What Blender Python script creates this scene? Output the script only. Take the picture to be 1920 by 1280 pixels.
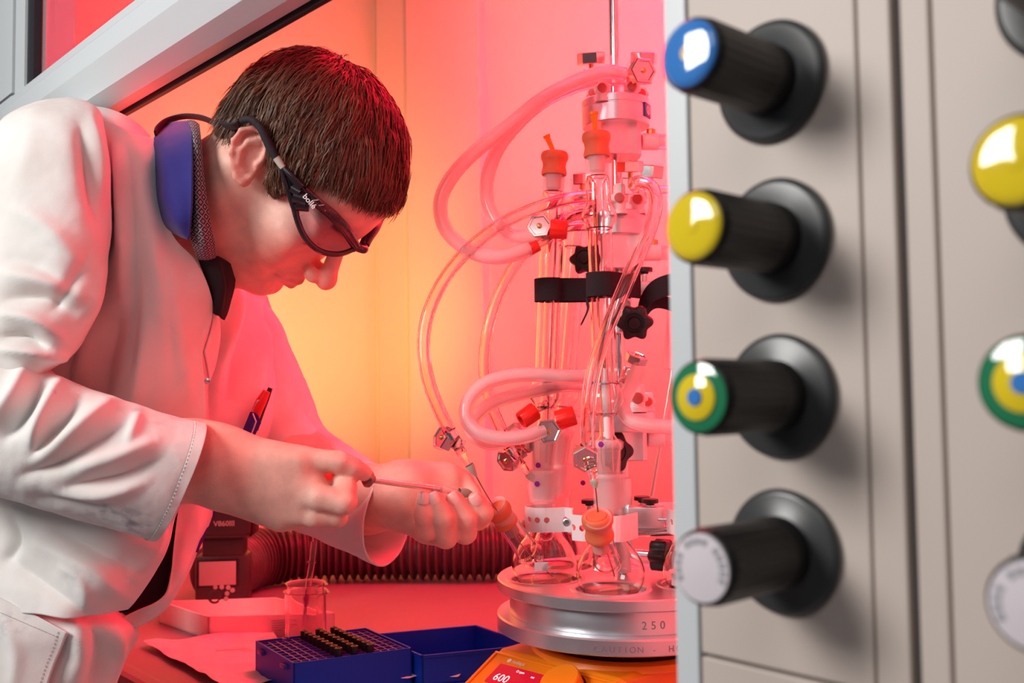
import bpy, bmesh, math, random
import numpy as np
from mathutils import Vector, Matrix, noise
random.seed(7); np.random.seed(7)
for _o in list(bpy.data.objects): bpy.data.objects.remove(_o)
S = bpy.context.scene
C = S.collection
# ------------------------------------------------------------------ camera
FL = 1867.0; TH = math.atan(100/1867); RH = 0.012
FWD = np.array([0, math.cos(TH), math.sin(TH)]); _r0 = np.array([1., 0, 0]); _u0 = np.cross(_r0, FWD)
RT = math.cos(RH)*_r0 - math.sin(RH)*_u0; UP = math.sin(RH)*_r0 + math.cos(RH)*_u0
cam = bpy.data.cameras.new('camera'); camo = bpy.data.objects.new('camera', cam); C.objects.link(camo)
cam.lens = 35.0; cam.sensor_width = 36.0; cam.clip_start = 0.02
m = Matrix(((RT[0], UP[0], -FWD[0], 0), (RT[1], UP[1], -FWD[1], 0), (RT[2], UP[2], -FWD[2], 0), (0, 0, 0, 1)))
camo.matrix_world = m
cam.dof.use_dof = True; cam.dof.focus_distance = 0.96; cam.dof.aperture_fstop = 8.0
S.camera = camo
S.view_settings.view_transform = 'Standard'; S.view_settings.look = 'None'
S.view_settings.gamma = 1; S.view_settings.use_curve_mapping = False
S.view_settings.exposure = 0.0
wd = bpy.data.worlds.new('world'); S.world = wd; wd.use_nodes = True
wd.node_tree.nodes['Background'].inputs[0].default_value = (0.78, 0.86, 1.0, 1)
wd.node_tree.nodes['Background'].inputs[1].default_value = 0.07

def area(name, loc, target, size, power, col, shape='SQUARE', size_y=None, spread=180):
    l = bpy.data.lights.new(name, 'AREA'); l.energy = power; l.color = col; l.size = size
    if size_y: l.shape = 'RECTANGLE'; l.size_y = size_y
    l.spread = math.radians(spread)
    o = bpy.data.objects.new(name, l); C.objects.link(o); o.location = loc
    d = Vector(target)-Vector(loc); o.rotation_euler = d.to_track_quat('-Z', 'Y').to_euler(); return o
def spot(name, loc, target, power, col, ang=60, blend=1, rad=.03):
    l = bpy.data.lights.new(name, 'SPOT'); l.energy = power; l.color = col; l.spot_size = math.radians(ang); l.spot_blend = blend; l.shadow_soft_size = rad
    o = bpy.data.objects.new(name, l); C.objects.link(o); o.location = loc
    d = Vector(target)-Vector(loc); o.rotation_euler = d.to_track_quat('-Z', 'Y').to_euler(); return o
# white studio softbox over the photographer's left shoulder
area('softbox_key', (-1.22, .08, .62), (-.10, .80, .0), .52, 20, (1, .97, .94))
area('softbox_fill', (-.50, -.60, .85), (.0, 1.0, -.05), .70, 3.6, (1, .96, .93))
# red gelled flashes inside the hood, high and low
area('red_flash_top', (.25, 1.25, .78), (.1, 1.4, -.3), .50, 21, (1, .0, .035))
area('red_flash_back', (.12, 1.55, .62), (-.25, 1.0, .0), .30, 7, (1, .01, .03))
# warm gelled flash low on the left, thrown at the wall
spot('amber_flash', (-.26, 1.36, -.10), (-.40, 1.85, .12), 26, (1, .60, .12), 75, 1, .05)

def P(px, py, d):
    v = FWD + (px-960)/FL*RT + (640-py)/FL*UP; return v*(d/v[1])
def PZ(px, py, z):
    v = FWD + (px-960)/FL*RT + (640-py)/FL*UP; return v*(z/v[2])
def proj(X):
    X = np.atleast_2d(X); z = X@FWD; return np.stack([960+FL*(X@RT)/z, 640-FL*(X@UP)/z], 1)
TD = np.array([-.669, .743, 0.]); ND = np.array([.743, .669, 0.]); P0 = np.array([.1126, .42, 0.])   # hood front plane: along, inward
TD /= np.linalg.norm(TD); ND /= np.linalg.norm(ND); ZU = np.array([0, 0, 1.])
def PE(px, py, e):
    v = FWD + (px-960)/FL*RT + (640-py)/FL*UP; return v*((P0@ND+e)/(v@ND))
def H(s, e, z): return P0+TD*s+ND*e+ZU*z          # hood coordinates

# ------------------------------------------------------------------ materials
def mat(name, col, rough=.5, metal=0., trans=0., ior=1.45, spec=.5, sss=0., emit=None, es=0., bump=0., bscale=200., var=0., vscale=20., alpha=1, coat=0., stretch=(1,1,1), sheen=0.):
    m = bpy.data.materials.new(name); m.use_nodes = True; nt = m.node_tree; b = nt.nodes['Principled BSDF']
    b.inputs['Base Color'].default_value = (*col, 1); b.inputs['Roughness'].default_value = rough
    b.inputs['Metallic'].default_value = metal; b.inputs['Transmission Weight'].default_value = trans
    b.inputs['IOR'].default_value = ior; b.inputs['Specular IOR Level'].default_value = spec
    b.inputs['Coat Weight'].default_value = coat; b.inputs['Sheen Weight'].default_value = sheen
    if sss:
        b.inputs['Subsurface Weight'].default_value = sss; b.inputs['Subsurface Radius'].default_value = (.012, .004, .002); b.inputs['Subsurface Scale'].default_value = .6
    if emit: b.inputs['Emission Color'].default_value = (*emit, 1); b.inputs['Emission Strength'].default_value = es
    if alpha < 1: b.inputs['Alpha'].default_value = alpha
    if bump or var:
        tc = nt.nodes.new('ShaderNodeTexCoord'); mp = nt.nodes.new('ShaderNodeMapping'); mp.inputs['Scale'].default_value = stretch
        nt.links.new(tc.outputs['Object'], mp.inputs[0])
    if bump:
        n = nt.nodes.new('ShaderNodeTexNoise'); n.inputs['Scale'].default_value = bscale; n.inputs['Detail'].default_value = 4
        nt.links.new(mp.outputs[0], n.inputs['Vector'])
        bp = nt.nodes.new('ShaderNodeBump'); bp.inputs['Strength'].default_value = bump; bp.inputs['Distance'].default_value = .001
        nt.links.new(n.outputs[0], bp.inputs['Height']); nt.links.new(bp.outputs[0], b.inputs['Normal'])
    if var:
        n = nt.nodes.new('ShaderNodeTexNoise'); n.inputs['Scale'].default_value = vscale; n.inputs['Detail'].default_value = 5
        nt.links.new(mp.outputs[0], n.inputs['Vector'])
        r = nt.nodes.new('ShaderNodeMapRange'); r.inputs[3].default_value = 1-var; r.inputs[4].default_value = 1+var
        r.inputs[1].default_value = .3; r.inputs[2].default_value = .7
        nt.links.new(n.outputs[0], r.inputs[0])
        x = nt.nodes.new('ShaderNodeVectorMath'); x.operation = 'SCALE'; x.inputs[0].default_value = col
        nt.links.new(r.outputs[0], x.inputs['Scale']); nt.links.new(x.outputs[0], b.inputs['Base Color'])
    return m
M = {}
M['hoodwall'] = mat('hood_liner', (.86, .84, .80), .42, bump=.05, bscale=30, var=.02, vscale=4)
M['bench'] = mat('bench_ceramic', (.26, .22, .25), .45, spec=.2, var=.03, vscale=8)
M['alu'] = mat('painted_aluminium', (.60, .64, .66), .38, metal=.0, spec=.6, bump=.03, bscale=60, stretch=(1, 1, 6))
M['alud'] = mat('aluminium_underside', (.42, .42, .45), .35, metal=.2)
M['gasket'] = mat('black_gasket', (.02, .02, .025), .5)
M['panel'] = mat('warm_grey_panel', (.58, .495, .44), .5, bump=.02, bscale=12, var=.03, vscale=6)
M['panelg'] = mat('panel_joint', (.13, .115, .11), .7)
M['black'] = mat('black_plastic', (.018, .017, .018), .38, bump=.05, bscale=300)
M['blackm'] = mat('matt_black_plastic', (.05, .052, .055), .48)
M['steel'] = mat('polished_steel', (.72, .70, .68), .16, metal=1, bump=.06, bscale=90)
M['steelb'] = mat('brushed_steel', (.62, .62, .62), .3, metal=1)
M['satin'] = mat('satin_aluminium', (.68, .69, .72), .31, metal=.9, bump=.06, bscale=700, var=.03, vscale=60)
M['bronze'] = mat('brown_metal', (.30, .20, .16), .35, metal=.8)
M['brass'] = mat('brass', (.65, .45, .18), .3, metal=1)
M['ptfe'] = mat('white_ptfe', (.82, .82, .82), .35, sss=.2)
M['glass'] = mat('borosilicate_glass', (1, .985, .98), .0, trans=1, ior=1.40)
M['frost'] = mat('ground_glass', (.95, .84, .83), .45, alpha=.27)
M['milky'] = mat('milky_silicone', (1.0, .86, .87), .38, trans=.62, ior=1.12, coat=.6)
M['pvc'] = mat('clear_tubing', (1, .93, .92), .06, trans=1, ior=1.30)
M['septum'] = mat('orange_rubber', (.70, .17, .075), .62, bump=.15, bscale=250, var=.06, vscale=90)
M['redcap'] = mat('red_plastic', (.80, .02, .012), .35)
M['velcro'] = mat('black_hook_and_loop', (.014, .012, .016), .9, bump=1., bscale=1400)
M['needle'] = mat('needle_steel', (.35, .25, .22), .25, metal=1)
M['hubg'] = mat('green_hub', (.42, .62, .50), .3, trans=.4)
M['hubgrey'] = mat('grey_hub', (.45, .47, .40), .4)
M['amber'] = mat('amber_plastic', (.95, .42, .02), .3, trans=.3)
M['blue'] = mat('blue_plastic', (.003, .055, .55), .45, spec=.3)
M['bluel'] = mat('blue_grid_plastic', (.06, .04, .42), .35)
M['orange'] = mat('orange_enamel', (.90, .26, .008), .3, coat=.3)
M['display'] = mat('red_display', (.25, .0, .02), .2, emit=(.85, .015, .03), es=.55)
M['digit'] = mat('lit_digit', (1, .8, .8), .4, emit=(1, .72, .74), es=1.0)
M['white'] = mat('white_print', (.85, .83, .82), .5)
M['paper'] = mat('tissue_paper', (.85, .82, .82), .8, sss=.2)
M['tray'] = mat('white_tray', (.84, .80, .78), .5)
M['hose'] = mat('grey_black_hose', (.085, .06, .065), .30, coat=.3)
M['flash'] = mat('speedlight_black', (.045, .03, .032), .45)
M['screen'] = mat('speedlight_screen', (.45, .36, .36), .25)
M['floor'] = mat('grey_vinyl', (.35, .36, .38), .5, var=.05)
M['room'] = mat('room_wall', (.6, .6, .6), .7)
M['coatw'] = mat('white_cotton', (.74, .70, .675), .85, bump=.25, bscale=900, sheen=.2, var=.02, vscale=9)
M['collar'] = mat('blue_collar_cloth', (.006, .008, .19), .8, bump=.2, bscale=1200, sheen=.3)
M['navy'] = mat('purple_trim', (.03, .012, .22), .7)
M['dark'] = mat('black_cloth', (.012, .008, .012), .85)
M['cord'] = mat('black_cord', (.015, .015, .02), .75, bump=.6, bscale=900)
M['goggle'] = mat('goggle_frame', (.016, .014, .018), .25, coat=.4)
M['lens'] = mat('goggle_lens', (.72, .62, .72), .0, trans=1, ior=1.2)
M['sashglass'] = mat('sash_glass', (.93, .88, .93), .0, trans=1, ior=1.15)
M['penred'] = mat('red_pen', (.75, .015, .02), .35)
M['stitch'] = mat('stitching', (.50, .45, .42), .9)
M['violet'] = mat('violet_sticker', (.22, .0, .30), .5)
M['bluelab'] = mat('blue_label', (.04, .10, .32), .4)
M['engrave'] = mat('engraved_mark', (.20, .20, .22), .5, metal=.2)

# ------------------------------------------------------------------ object helpers
class MB:
    def __init__(s): s.v = []; s.f = []; s.fm = []
    def add(s, V, F, mi=0):
        b = len(s.v); s.v += [tuple(map(float, p)) for p in V]; s.f += [tuple(b+i for i in f) for f in F]; s.fm += [mi]*len(F); return s
    def build(s, name, mats, parent=None, smooth=True, ang=35, **kw):
        me = bpy.data.meshes.new(name); me.from_pydata(s.v, [], s.f)
        if not isinstance(mats, (list, tuple)): mats = [mats]
        for x in mats: me.materials.append(x)
        if len(mats) > 1: me.polygons.foreach_set('material_index', s.fm)
        if smooth:
            me.polygons.foreach_set('use_smooth', [True]*len(me.polygons)); me.set_sharp_from_angle(angle=math.radians(ang))
        me.update()
        o = bpy.data.objects.new(name, me); C.objects.link(o); return place(o, parent)
def place(o, parent):
    if parent is not None: o.parent = parent; o.matrix_parent_inverse = wm(parent).inverted()
    return o
def wm(o):
    mt = Matrix.LocRotScale(o.location, o.rotation_euler, o.scale)
    if o.parent: return wm(o.parent) @ o.matrix_parent_inverse @ mt
    return mt
def tag(o, label=None, cat=None, group=None, kind=None):
    if label: o['label'] = label
    if cat: o['category'] = cat
    if group: o['group'] = group
    if kind: o['kind'] = kind
    return o
def thing(name, loc, label, cat, group=None):
    o = bpy.data.objects.new(name, None); o.empty_display_size = .01; C.objects.link(o); o.location = tuple(map(float, loc)); return tag(o, label, cat, group)
def nrm(v): v = np.asarray(v, float); n = np.linalg.norm(v); return v/n if n else v
def frame(axis, hint=None):
    a = nrm(axis); h = np.array([0, 0, 1.]) if hint is None else nrm(hint)
    if abs(a@h) > .97: h = np.array([1., 0, 0])
    x = nrm(np.cross(h, a)); y = np.cross(a, x); return x, y, a
def cr(pts, n, closed=False):
    p = np.asarray(pts, float); k = len(p); out = []
    if k == 2: return np.array([p[0]+(p[1]-p[0])*t for t in np.linspace(0, 1, n)])
    T = np.linspace(0, k-1 if not closed else k, n, endpoint=not closed)
    for t in T:
        i = min(int(t), k-2) if not closed else int(t) % k; u = t-int(t) if closed else t-i
        if closed: a, b, c, d = p[(i-1) % k], p[i], p[(i+1) % k], p[(i+2) % k]
        else:
            b, c = p[i], p[i+1]; a = p[i-1] if i > 0 else 2*b-c; d = p[i+2] if i+2 < k else 2*c-b
        out.append(.5*((2*b)+(-a+c)*u+(2*a-5*b+4*c-d)*u*u+(-a+3*b-3*c+d)*u**3))
    return np.array(out)
def grid_faces(nu, nv, cu=False, cv=False, flip=False):
    F = []
    for i in range(nu if cu else nu-1):
        for j in range(nv if cv else nv-1):
            a = i*nv+j; b = ((i+1) % nu)*nv+j; c = ((i+1) % nu)*nv+(j+1) % nv; d = i*nv+(j+1) % nv
            F.append((a, d, c, b) if flip else (a, b, c, d))
    return F
def lathe(mb, prof, o, axis, seg=32, mi=0, hint=None, closed=False):
    """profile of (radius, height) pairs turned about an axis"""
    x, y, a = frame(axis, hint); o = np.asarray(o, float); V = []
    for r, h in prof:
        r = max(r, 1e-5)
        for k in range(seg):
            t = 2*math.pi*k/seg; V.append(o+a*h+x*(r*math.cos(t))+y*(r*math.sin(t)))
    F = grid_faces(len(prof), seg, cv=True, flip=True)
    if closed:
        n = len(prof)-1
        F += [(n*seg+j, n*seg+(j+1) % seg, (j+1) % seg, j)[::-1] for j in range(seg)]
    mb.add(V, F, mi); return mb
def cyl(mb, a, b, r, seg=20, r2=None, bev=.0, mi=0, hint=None):
    a = np.asarray(a, float); b = np.asarray(b, float); L = np.linalg.norm(b-a); r2 = r if r2 is None else r2
    pr = [(0, 0), (r-bev, 0), (r, bev), (r2, L-bev), (r2-bev, L), (0, L)] if bev else [(0, 0), (r, 0), (r2, L), (0, L)]
    return lathe(mb, pr, a, b-a, seg, mi, hint)
def prism(mb, a, b, r, n, rot=0., bev=.0008, hint=None, dish=0., mi=0):
    a = np.asarray(a, float); b = np.asarray(b, float); x, y, ax = frame(b-a, hint); L = np.linalg.norm(b-a)
    rings = [(0, 0), (r-bev, 0), (r, bev), (r, L-bev), (r-bev, L)]+([(r*.80, L), (r*.74, L-dish), (0, L-dish)] if dish else [(0, L)])
    V = []
    for rr, h in rings:
        rr = max(rr, 1e-5)
        for k in range(n):
            t = 2*math.pi*k/n+rot; V.append(a+ax*h+x*rr*math.cos(t)+y*rr*math.sin(t))
    mb.add(V, grid_faces(len(rings), n, cv=True, flip=True), mi); return mb
def box(mb, c, ex, ey, ez, mi=0, bev=.0):
    """box from centre and three half-axis vectors"""
    c, ex, ey, ez = [np.asarray(q, float) for q in (c, ex, ey, ez)]
    if bev <= 0:
        V = [c+sx*ex+sy*ey+sz*ez for sx in (-1, 1) for sy in (-1, 1) for sz in (-1, 1)]
        F = [(0, 1, 3, 2), (4, 6, 7, 5), (0, 4, 5, 1), (2, 3, 7, 6), (0, 2, 6, 4), (1, 5, 7, 3)]
        if np.dot(np.cross(ex, ey), ez) < 0: F = [f[::-1] for f in F]
        mb.add(V, F, mi); return mb
    lx, ly, lz = [np.linalg.norm(q) for q in (ex, ey, ez)]; bev = min(bev, .9*min(lx, ly, lz))
    bm = bmesh.new(); bmesh.ops.create_cube(bm, size=2)
    for v in bm.verts: v.co = Vector((v.co.x*lx, v.co.y*ly, v.co.z*lz))
    bmesh.ops.bevel(bm, geom=bm.edges[:], offset=bev, segments=2, affect='EDGES', profile=.5)
    R = np.array([ex/lx, ey/ly, ez/lz]); bm.verts.index_update()
    V = [c+np.array(v.co)@R for v in bm.verts]; F = [[v.index for v in f.verts] for f in bm.faces]
    if np.dot(np.cross(ex, ey), ez) < 0: F = [f[::-1] for f in F]
    bm.free(); mb.add(V, F, mi); return mb
def hexa(mb, lo, hi, mi=0):
    """solid between four lower and four upper corners in matching order"""
    V = list(lo)+list(hi); F = [(3, 2, 1, 0), (4, 5, 6, 7)]+[(i, (i+1) % 4, 4+(i+1) % 4, 4+i) for i in range(4)]
    mb.add(V, F, mi); return mb
def sweep(mb, path, r, seg=14, n=None, caps=True, mi=0, inner=None, flat=None, up=None):
    """tube along a path; r number or list; inner = bore radius; flat=(w,t) for a strip"""
    p = np.asarray(path, float)
    if n: p = cr(p, n)
    k = len(p); T = np.gradient(p, axis=0); T /= np.linalg.norm(T, axis=1)[:, None]+1e-12
    x, y, _ = frame(T[0], up); X = []
    for i in range(k):
        if up is not None: x = nrm(np.cross(up, T[i]))
        else: x = nrm(x-T[i]*(x@T[i]))
        X.append(x)
    R = np.interp(np.linspace(0, 1, k), np.linspace(0, 1, len(r)), r) if hasattr(r, '__len__') else np.full(k, r)
    def shell(R, flip):
        V = []
        for i in range(k):
            yy = np.cross(T[i], X[i])
            for j in range(seg):
                t = 2*math.pi*j/seg
                if flat: V.append(p[i]+X[i]*flat[1]*math.cos(t)+yy*flat[0]*np.sign(math.sin(t))*abs(math.sin(t))**.35)
                else: V.append(p[i]+X[i]*R[i]*math.cos(t)+yy*R[i]*math.sin(t))
        return V, grid_faces(k, seg, cv=True, flip=not flip)
    V, F = shell(R, False)
    if inner:
        V2, F2 = shell(R*inner if not hasattr(inner, '__len__') else inner, True); b = len(V); F = F+[tuple(b+i for i in f) for f in F2]; V = V+V2
        for e in (0, k-1):
            for j in range(seg):
                q = (e*seg+j, e*seg+(j+1) % seg, b+e*seg+(j+1) % seg, b+e*seg+j); F.append(q if e == 0 else q[::-1])
    elif caps: F = F+[tuple(range(seg))[::1], tuple(range((k-1)*seg, k*seg))[::-1]]
    mb.add(V, F, mi); return mb
def txt(s, size, origin, xdir, ydir, material, name, parent, depth=.0002, align='LEFT', bold=0., spacing=1.):
    cu = bpy.data.curves.new('t', 'FONT'); cu.body = s; cu.size = size; cu.extrude = depth; cu.align_x = align; cu.offset = bold; cu.space_character = spacing; cu.resolution_u = 3
    o = bpy.data.objects.new('t', cu); C.objects.link(o)
    dg = bpy.context.evaluated_depsgraph_get(); dg.update()
    me = bpy.data.meshes.new_from_object(o.evaluated_get(dg)); bpy.data.objects.remove(o); me.name = name
    x = nrm(xdir); y = nrm(ydir); z = np.cross(x, y)
    co = np.empty(len(me.vertices)*3); me.vertices.foreach_get('co', co); co = co.reshape(-1, 3)
    co = np.asarray(origin)+co[:, :1]*x+co[:, 1:2]*y+co[:, 2:]*z; me.vertices.foreach_set('co', co.ravel()); me.materials.clear(); me.materials.append(material); me.update()
    ob = bpy.data.objects.new(name, me); C.objects.link(ob); return place(ob, parent)
def mod(o, kind, **kw):
    md = o.modifiers.new(kind.lower(), kind)
    for k, v in kw.items(): setattr(md, k, v)
    return md
def bake(o):
    dg = bpy.context.evaluated_depsgraph_get(); dg.update(); me = bpy.data.meshes.new_from_object(o.evaluated_get(dg)); o.modifiers.clear(); o.data = me; return o
# ================================================================== SETTING
zb = -.32                                          # bench surface
mb = MB(); box(mb, (0, 1, -1.25), (4, 0, 0), (0, 4, 0), (0, 0, .03)); tag(mb.build('floor', M['floor']), kind='structure')
# hood interior: back wall in panels, left wall, right wall, ceiling
sL = 1.4; eB = .92
def wallp(name, a, b, zlo, zhi, n, t=.02, m='hoodwall', parent=None):
    mb = MB(); a = np.asarray(a); b = np.asarray(b); n = nrm(n)*t
    lo = [a+ZU*zlo, b+ZU*zlo, b+ZU*zlo+n, a+ZU*zlo+n]; hi = [p+ZU*(zhi-zlo) for p in lo]
    hexa(mb, lo, hi); o = mb.build(name, M[m], parent, smooth=False); return o
cn = PE(706, 640, eB)                              # back left corner of the hood
sC = (cn-P0)@TD
w = tag(wallp('wall_back', H(.058, eB, 0), H(sC+.02, eB, 0), zb-.05, 1.0, ND), kind='structure')
wl = tag(wallp('wall_left', H(sC, -.02, 0), H(sC, eB+.02, 0), zb-.05, 1.0, TD), kind='structure')
wr = tag(wallp('wall_right', H(.058, .10, 0), H(.058, eB, 0), zb-.05, 1.0, -TD), kind='structure')
mb = MB(); hexa(mb, [H(0, 0, .98), H(0, eB+.02, .98), H(sC+.02, eB+.02, .98), H(sC+.02, 0, .98)], [H(0, 0, 1), H(0, eB+.02, 1), H(sC+.02, eB+.02, 1), H(sC+.02, 0, 1)])
tag(mb.build('ceiling', M['hoodwall'], smooth=False), kind='structure')
# baffle panels standing off the back wall (each a piece of the wall)
for (pa, pb, e0, e1) in ((712, 764, .012, .012), (768, 908, .045, .045), (914, 1300, .026, .026)):
    a = PE(pa, 640, eB-e0); b = PE(pb, 640, eB-e0); mb = MB()
    a = a*[1, 1, 0]; b = b*[1, 1, 0]; lean = ND*(-.02 if pa > 740 else 0)
    lo = [a+ZU*(zb+.0), b+ZU*(zb+.0), b+ZU*zb+ND*e0*.8, a+ZU*zb+ND*e0*.8]; hi = [a+ZU*.95+lean*0-TD*(-.010 if pa < 900 else .0), b+ZU*.95+TD*.010, b+ZU*.95+ND*e0*.8+TD*.01, a+ZU*.95+ND*e0*.8]
    hexa(mb, lo, hi); o = mb.build('baffle_panel', M['hoodwall'], w, smooth=False); mod(o, 'BEVEL', width=.003, segments=2)
mb = MB()
for q in (cn*[1, 1, 0]+ZU*0,):
    hexa(mb, [q-ND*.006-TD*.001+ZU*zb, q-ND*.006+(-TD)*.006+ZU*zb, q-TD*.006+ZU*zb, q+ZU*zb], [q-ND*.006-TD*.001+ZU*.97, q-ND*.006-TD*.006+ZU*.97, q-TD*.006+ZU*.97, q+ZU*.97])
mb.build('corner_trim', M['hoodwall'], wl, smooth=False)
# bench slab with rounded front lip
eF = .083; mb = MB()
prof = [(eF, zb-.045), (eF-.004, zb-.035), (eF-.004, zb-.008), (eF, zb-.001), (eF+.006, zb+.001), (eF+.018, zb+.001), (eF+.024, zb), (eB-.002, zb), (eB-.002, zb-.045)]
V = []
for s in (.062, sC-.002): V += [H(s, e, z) for e, z in prof]
k = len(prof); mb.add(V, [(i, (i+1) % k, k+(i+1) % k, k+i) for i in range(k)]+[tuple(range(k))[::-1], tuple(range(k, 2*k))])
wt = thing('worktop', H(.7, .4, zb-.05), 'pale ceramic fume hood worktop glowing red under the glassware', 'worktop')
mb.build('slab', M['bench'], wt, smooth=False)
mb = MB(); hexa(mb, [H(.062, eF+.02, -1.2), H(.062, eB-.003, -1.2), H(sC-.003, eB-.003, -1.2), H(sC-.003, eF+.02, -1.2)], [H(.062, eF+.02, zb-.046), H(.062, eB-.003, zb-.046), H(sC-.003, eB-.003, zb-.046), H(sC-.003, eF+.02, zb-.046)])
mb.build('base_cabinet', M['alu'], wt, smooth=False)
# outer left post of the hood front, sash
sP = (PE(46, 100, 0)-P0)@TD
def fbox(mb, s0, s1, e0, e1, z0, z1, mi=0):
    return hexa(mb, [H(s0, e0, z0), H(s0, e1, z0), H(s1, e1, z0), H(s1, e0, z0)], [H(s0, e0, z1), H(s0, e1, z1), H(s1, e1, z1), H(s1, e0, z1)], mi)
tp = thing('trim_1', H(sP, 0, -1.2), None, None); tag(tp, kind='structure')
del tp['kind']; tp['kind'] = 'structure'
sq = (PE(30, 100, -.0)-P0)@TD; zjl = PE(8, 190, 0)[2]
mb = MB(); fbox(mb, sP, sq+.003, .0, .010, -1.2, 1.0); mb.build('frame_strip', M['alu'], tp, smooth=False)
mb = MB(); fbox(mb, sq+.009, sq+.5, -.002, .06, zjl+.002, 1.0); mb.build('upper_panel', M['alu'], tp, smooth=False)
mb = MB(); fbox(mb, sq+.009, sq+.5, -.002, .06, -1.2, zjl-.002); mb.build('lower_panel', M['alu'], tp, smooth=False)
mb = MB(); fbox(mb, sq+.003, sq+.5, .01, .05, -1.2, 1.0); mb.build('joint_backing', M['panelg'], tp, smooth=False)
# sash: aluminium bottom rail, gasket, glass
sR = .062
win = tag(thing('window_1', H(.7, 0, .29), None, None), kind='structure')
zl = PE(610, 0, .042)[2]+.006; zt = PE(254, 0, 0)[2]; print('sash', zl, zt)
prof = [(.004, zt), (-.004, zt-.004), (-.006, zl+.055), (-.010, zl+.050), (-.010, zl+.028), (-.004, zl+.018), (.004, zl+.004), (.022, zl-.004), (.036, zl-.004), (.040, zl+.002), (.040, zt-.01), (.032, zt)]
V = []
for s in (sR, sq+.02): V += [H(s, e, z) for e, z in prof]
k = len(prof); mb = MB(); mb.add(V, [(i, k+i, k+(i+1) % k, (i+1) % k) for i in range(k)]+[tuple(range(k)), tuple(range(k, 2*k))[::-1]])
mb.build('bottom_rail', M['alu'], win, smooth=False)
mb = MB(); fbox(mb, sR, sq, .040, .045, zl-.007, zl+.004); mb.build('rubber_gasket', M['gasket'], win, smooth=False)
mb = MB(); fbox(mb, sR, sP-.012, .012, .018, zt-.01, .95); mb.build('pane', M['sashglass'], win, smooth=False)
mb = MB(); fbox(mb, sP-.026, sP-.0005, .003, .012, zt-.02, 1.0); mb.build('side_gasket', M['gasket'], win, smooth=False)
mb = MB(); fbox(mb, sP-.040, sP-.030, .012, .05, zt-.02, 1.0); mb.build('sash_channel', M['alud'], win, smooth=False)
mb = MB(); q = PE(291, 21, -.0068); cyl(mb, q, q-ND*.0008, .0045, 20); mb.build('screw_cover', M['alu'], win)

# ================================================================== SERVICE PANEL WITH VALVE KNOBS (fume hood side post)
sp = thing('service_panel', H(-.1, 0, -1.2), 'warm grey fume hood side post with two columns of black valve knobs', 'service panel')
def sof(px, py=640): return (PE(px, py, 0)-P0)@TD
PNL = [(1256, 1298, 'alu', 'edge_strip', .0), (1303, 1621, 'panel', 'left_panel', .0), (1625, 1688, 'panel', 'panel_strip', .0), (1707, 1762, 'panel', 'panel_strip', .0), (1768, 2420, 'panel', 'right_panel', .0)]
zj = PE(1400, 1246, 0)[2]
for a, b, mm, nm, e in PNL:
    s0 = sof(a); s1 = sof(b)
    spans = [(-.9, 1.0)]
    if nm == 'left_panel': spans = [(zj+.0008, 1.0), (-.9, zj-.0008)]
    for z0, z1 in spans:
        mb = MB(); hexa(mb, [H(s0, e, z0), H(s1, e, z0), H(s1, e+.03, z0), H(s0, e+.03, z0)], [H(s0, e, z1), H(s1, e, z1), H(s1, e+.03, z1), H(s0, e+.03, z1)])
        o = mb.build(nm, M[mm], sp, smooth=False); mod(o, 'BEVEL', width=.0009, segments=2)
s0 = sof(1260); s1 = sof(2420)
mb = MB(); hexa(mb, [H(s0, .004, -1.2), H(s1, .004, -1.2), H(s1, .10, -1.2), H(s0, .10, -1.2)], [H(s0, .004, 1.0), H(s1, .004, 1.0), H(s1, .10, 1.0), H(s0, .10, 1.0)])
mb.build('post_core', M['panelg'], sp, smooth=False)
mb = MB(); hexa(mb, [H(s1, .0, -1.2), H(s1-.012, .0, -1.2), H(s1-.012, .102, -1.2), H(s1, .102, -1.2)][::-1], [H(s1, .0, 1.0), H(s1-.012, .0, 1.0), H(s1-.012, .102, 1.0), H(s1, .102, 1.0)][::-1]); mb.build('side_cover', M['panel'], sp, smooth=False)
M['capblue'] = mat('blue_cap_lens', (.05, .22, .62), .08, coat=1)
M['capyellow'] = mat('yellow_cap_lens', (.80, .60, .02), .08, coat=1)
M['capgreen'] = mat('green_cap_lens', (.02, .20, .09), .08, coat=1)
M['capwhite'] = mat('white_cap_lens', (.72, .66, .70), .10, coat=1)
M['capcream'] = mat('cream_cap_centre', (.85, .62, .35), .1, coat=1)
M['knobblack'] = mat('knob_black', (.012, .010, .010), .42)
M['flange'] = mat('flange_grey', (.045, .047, .048), .30, spec=.6)
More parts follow.
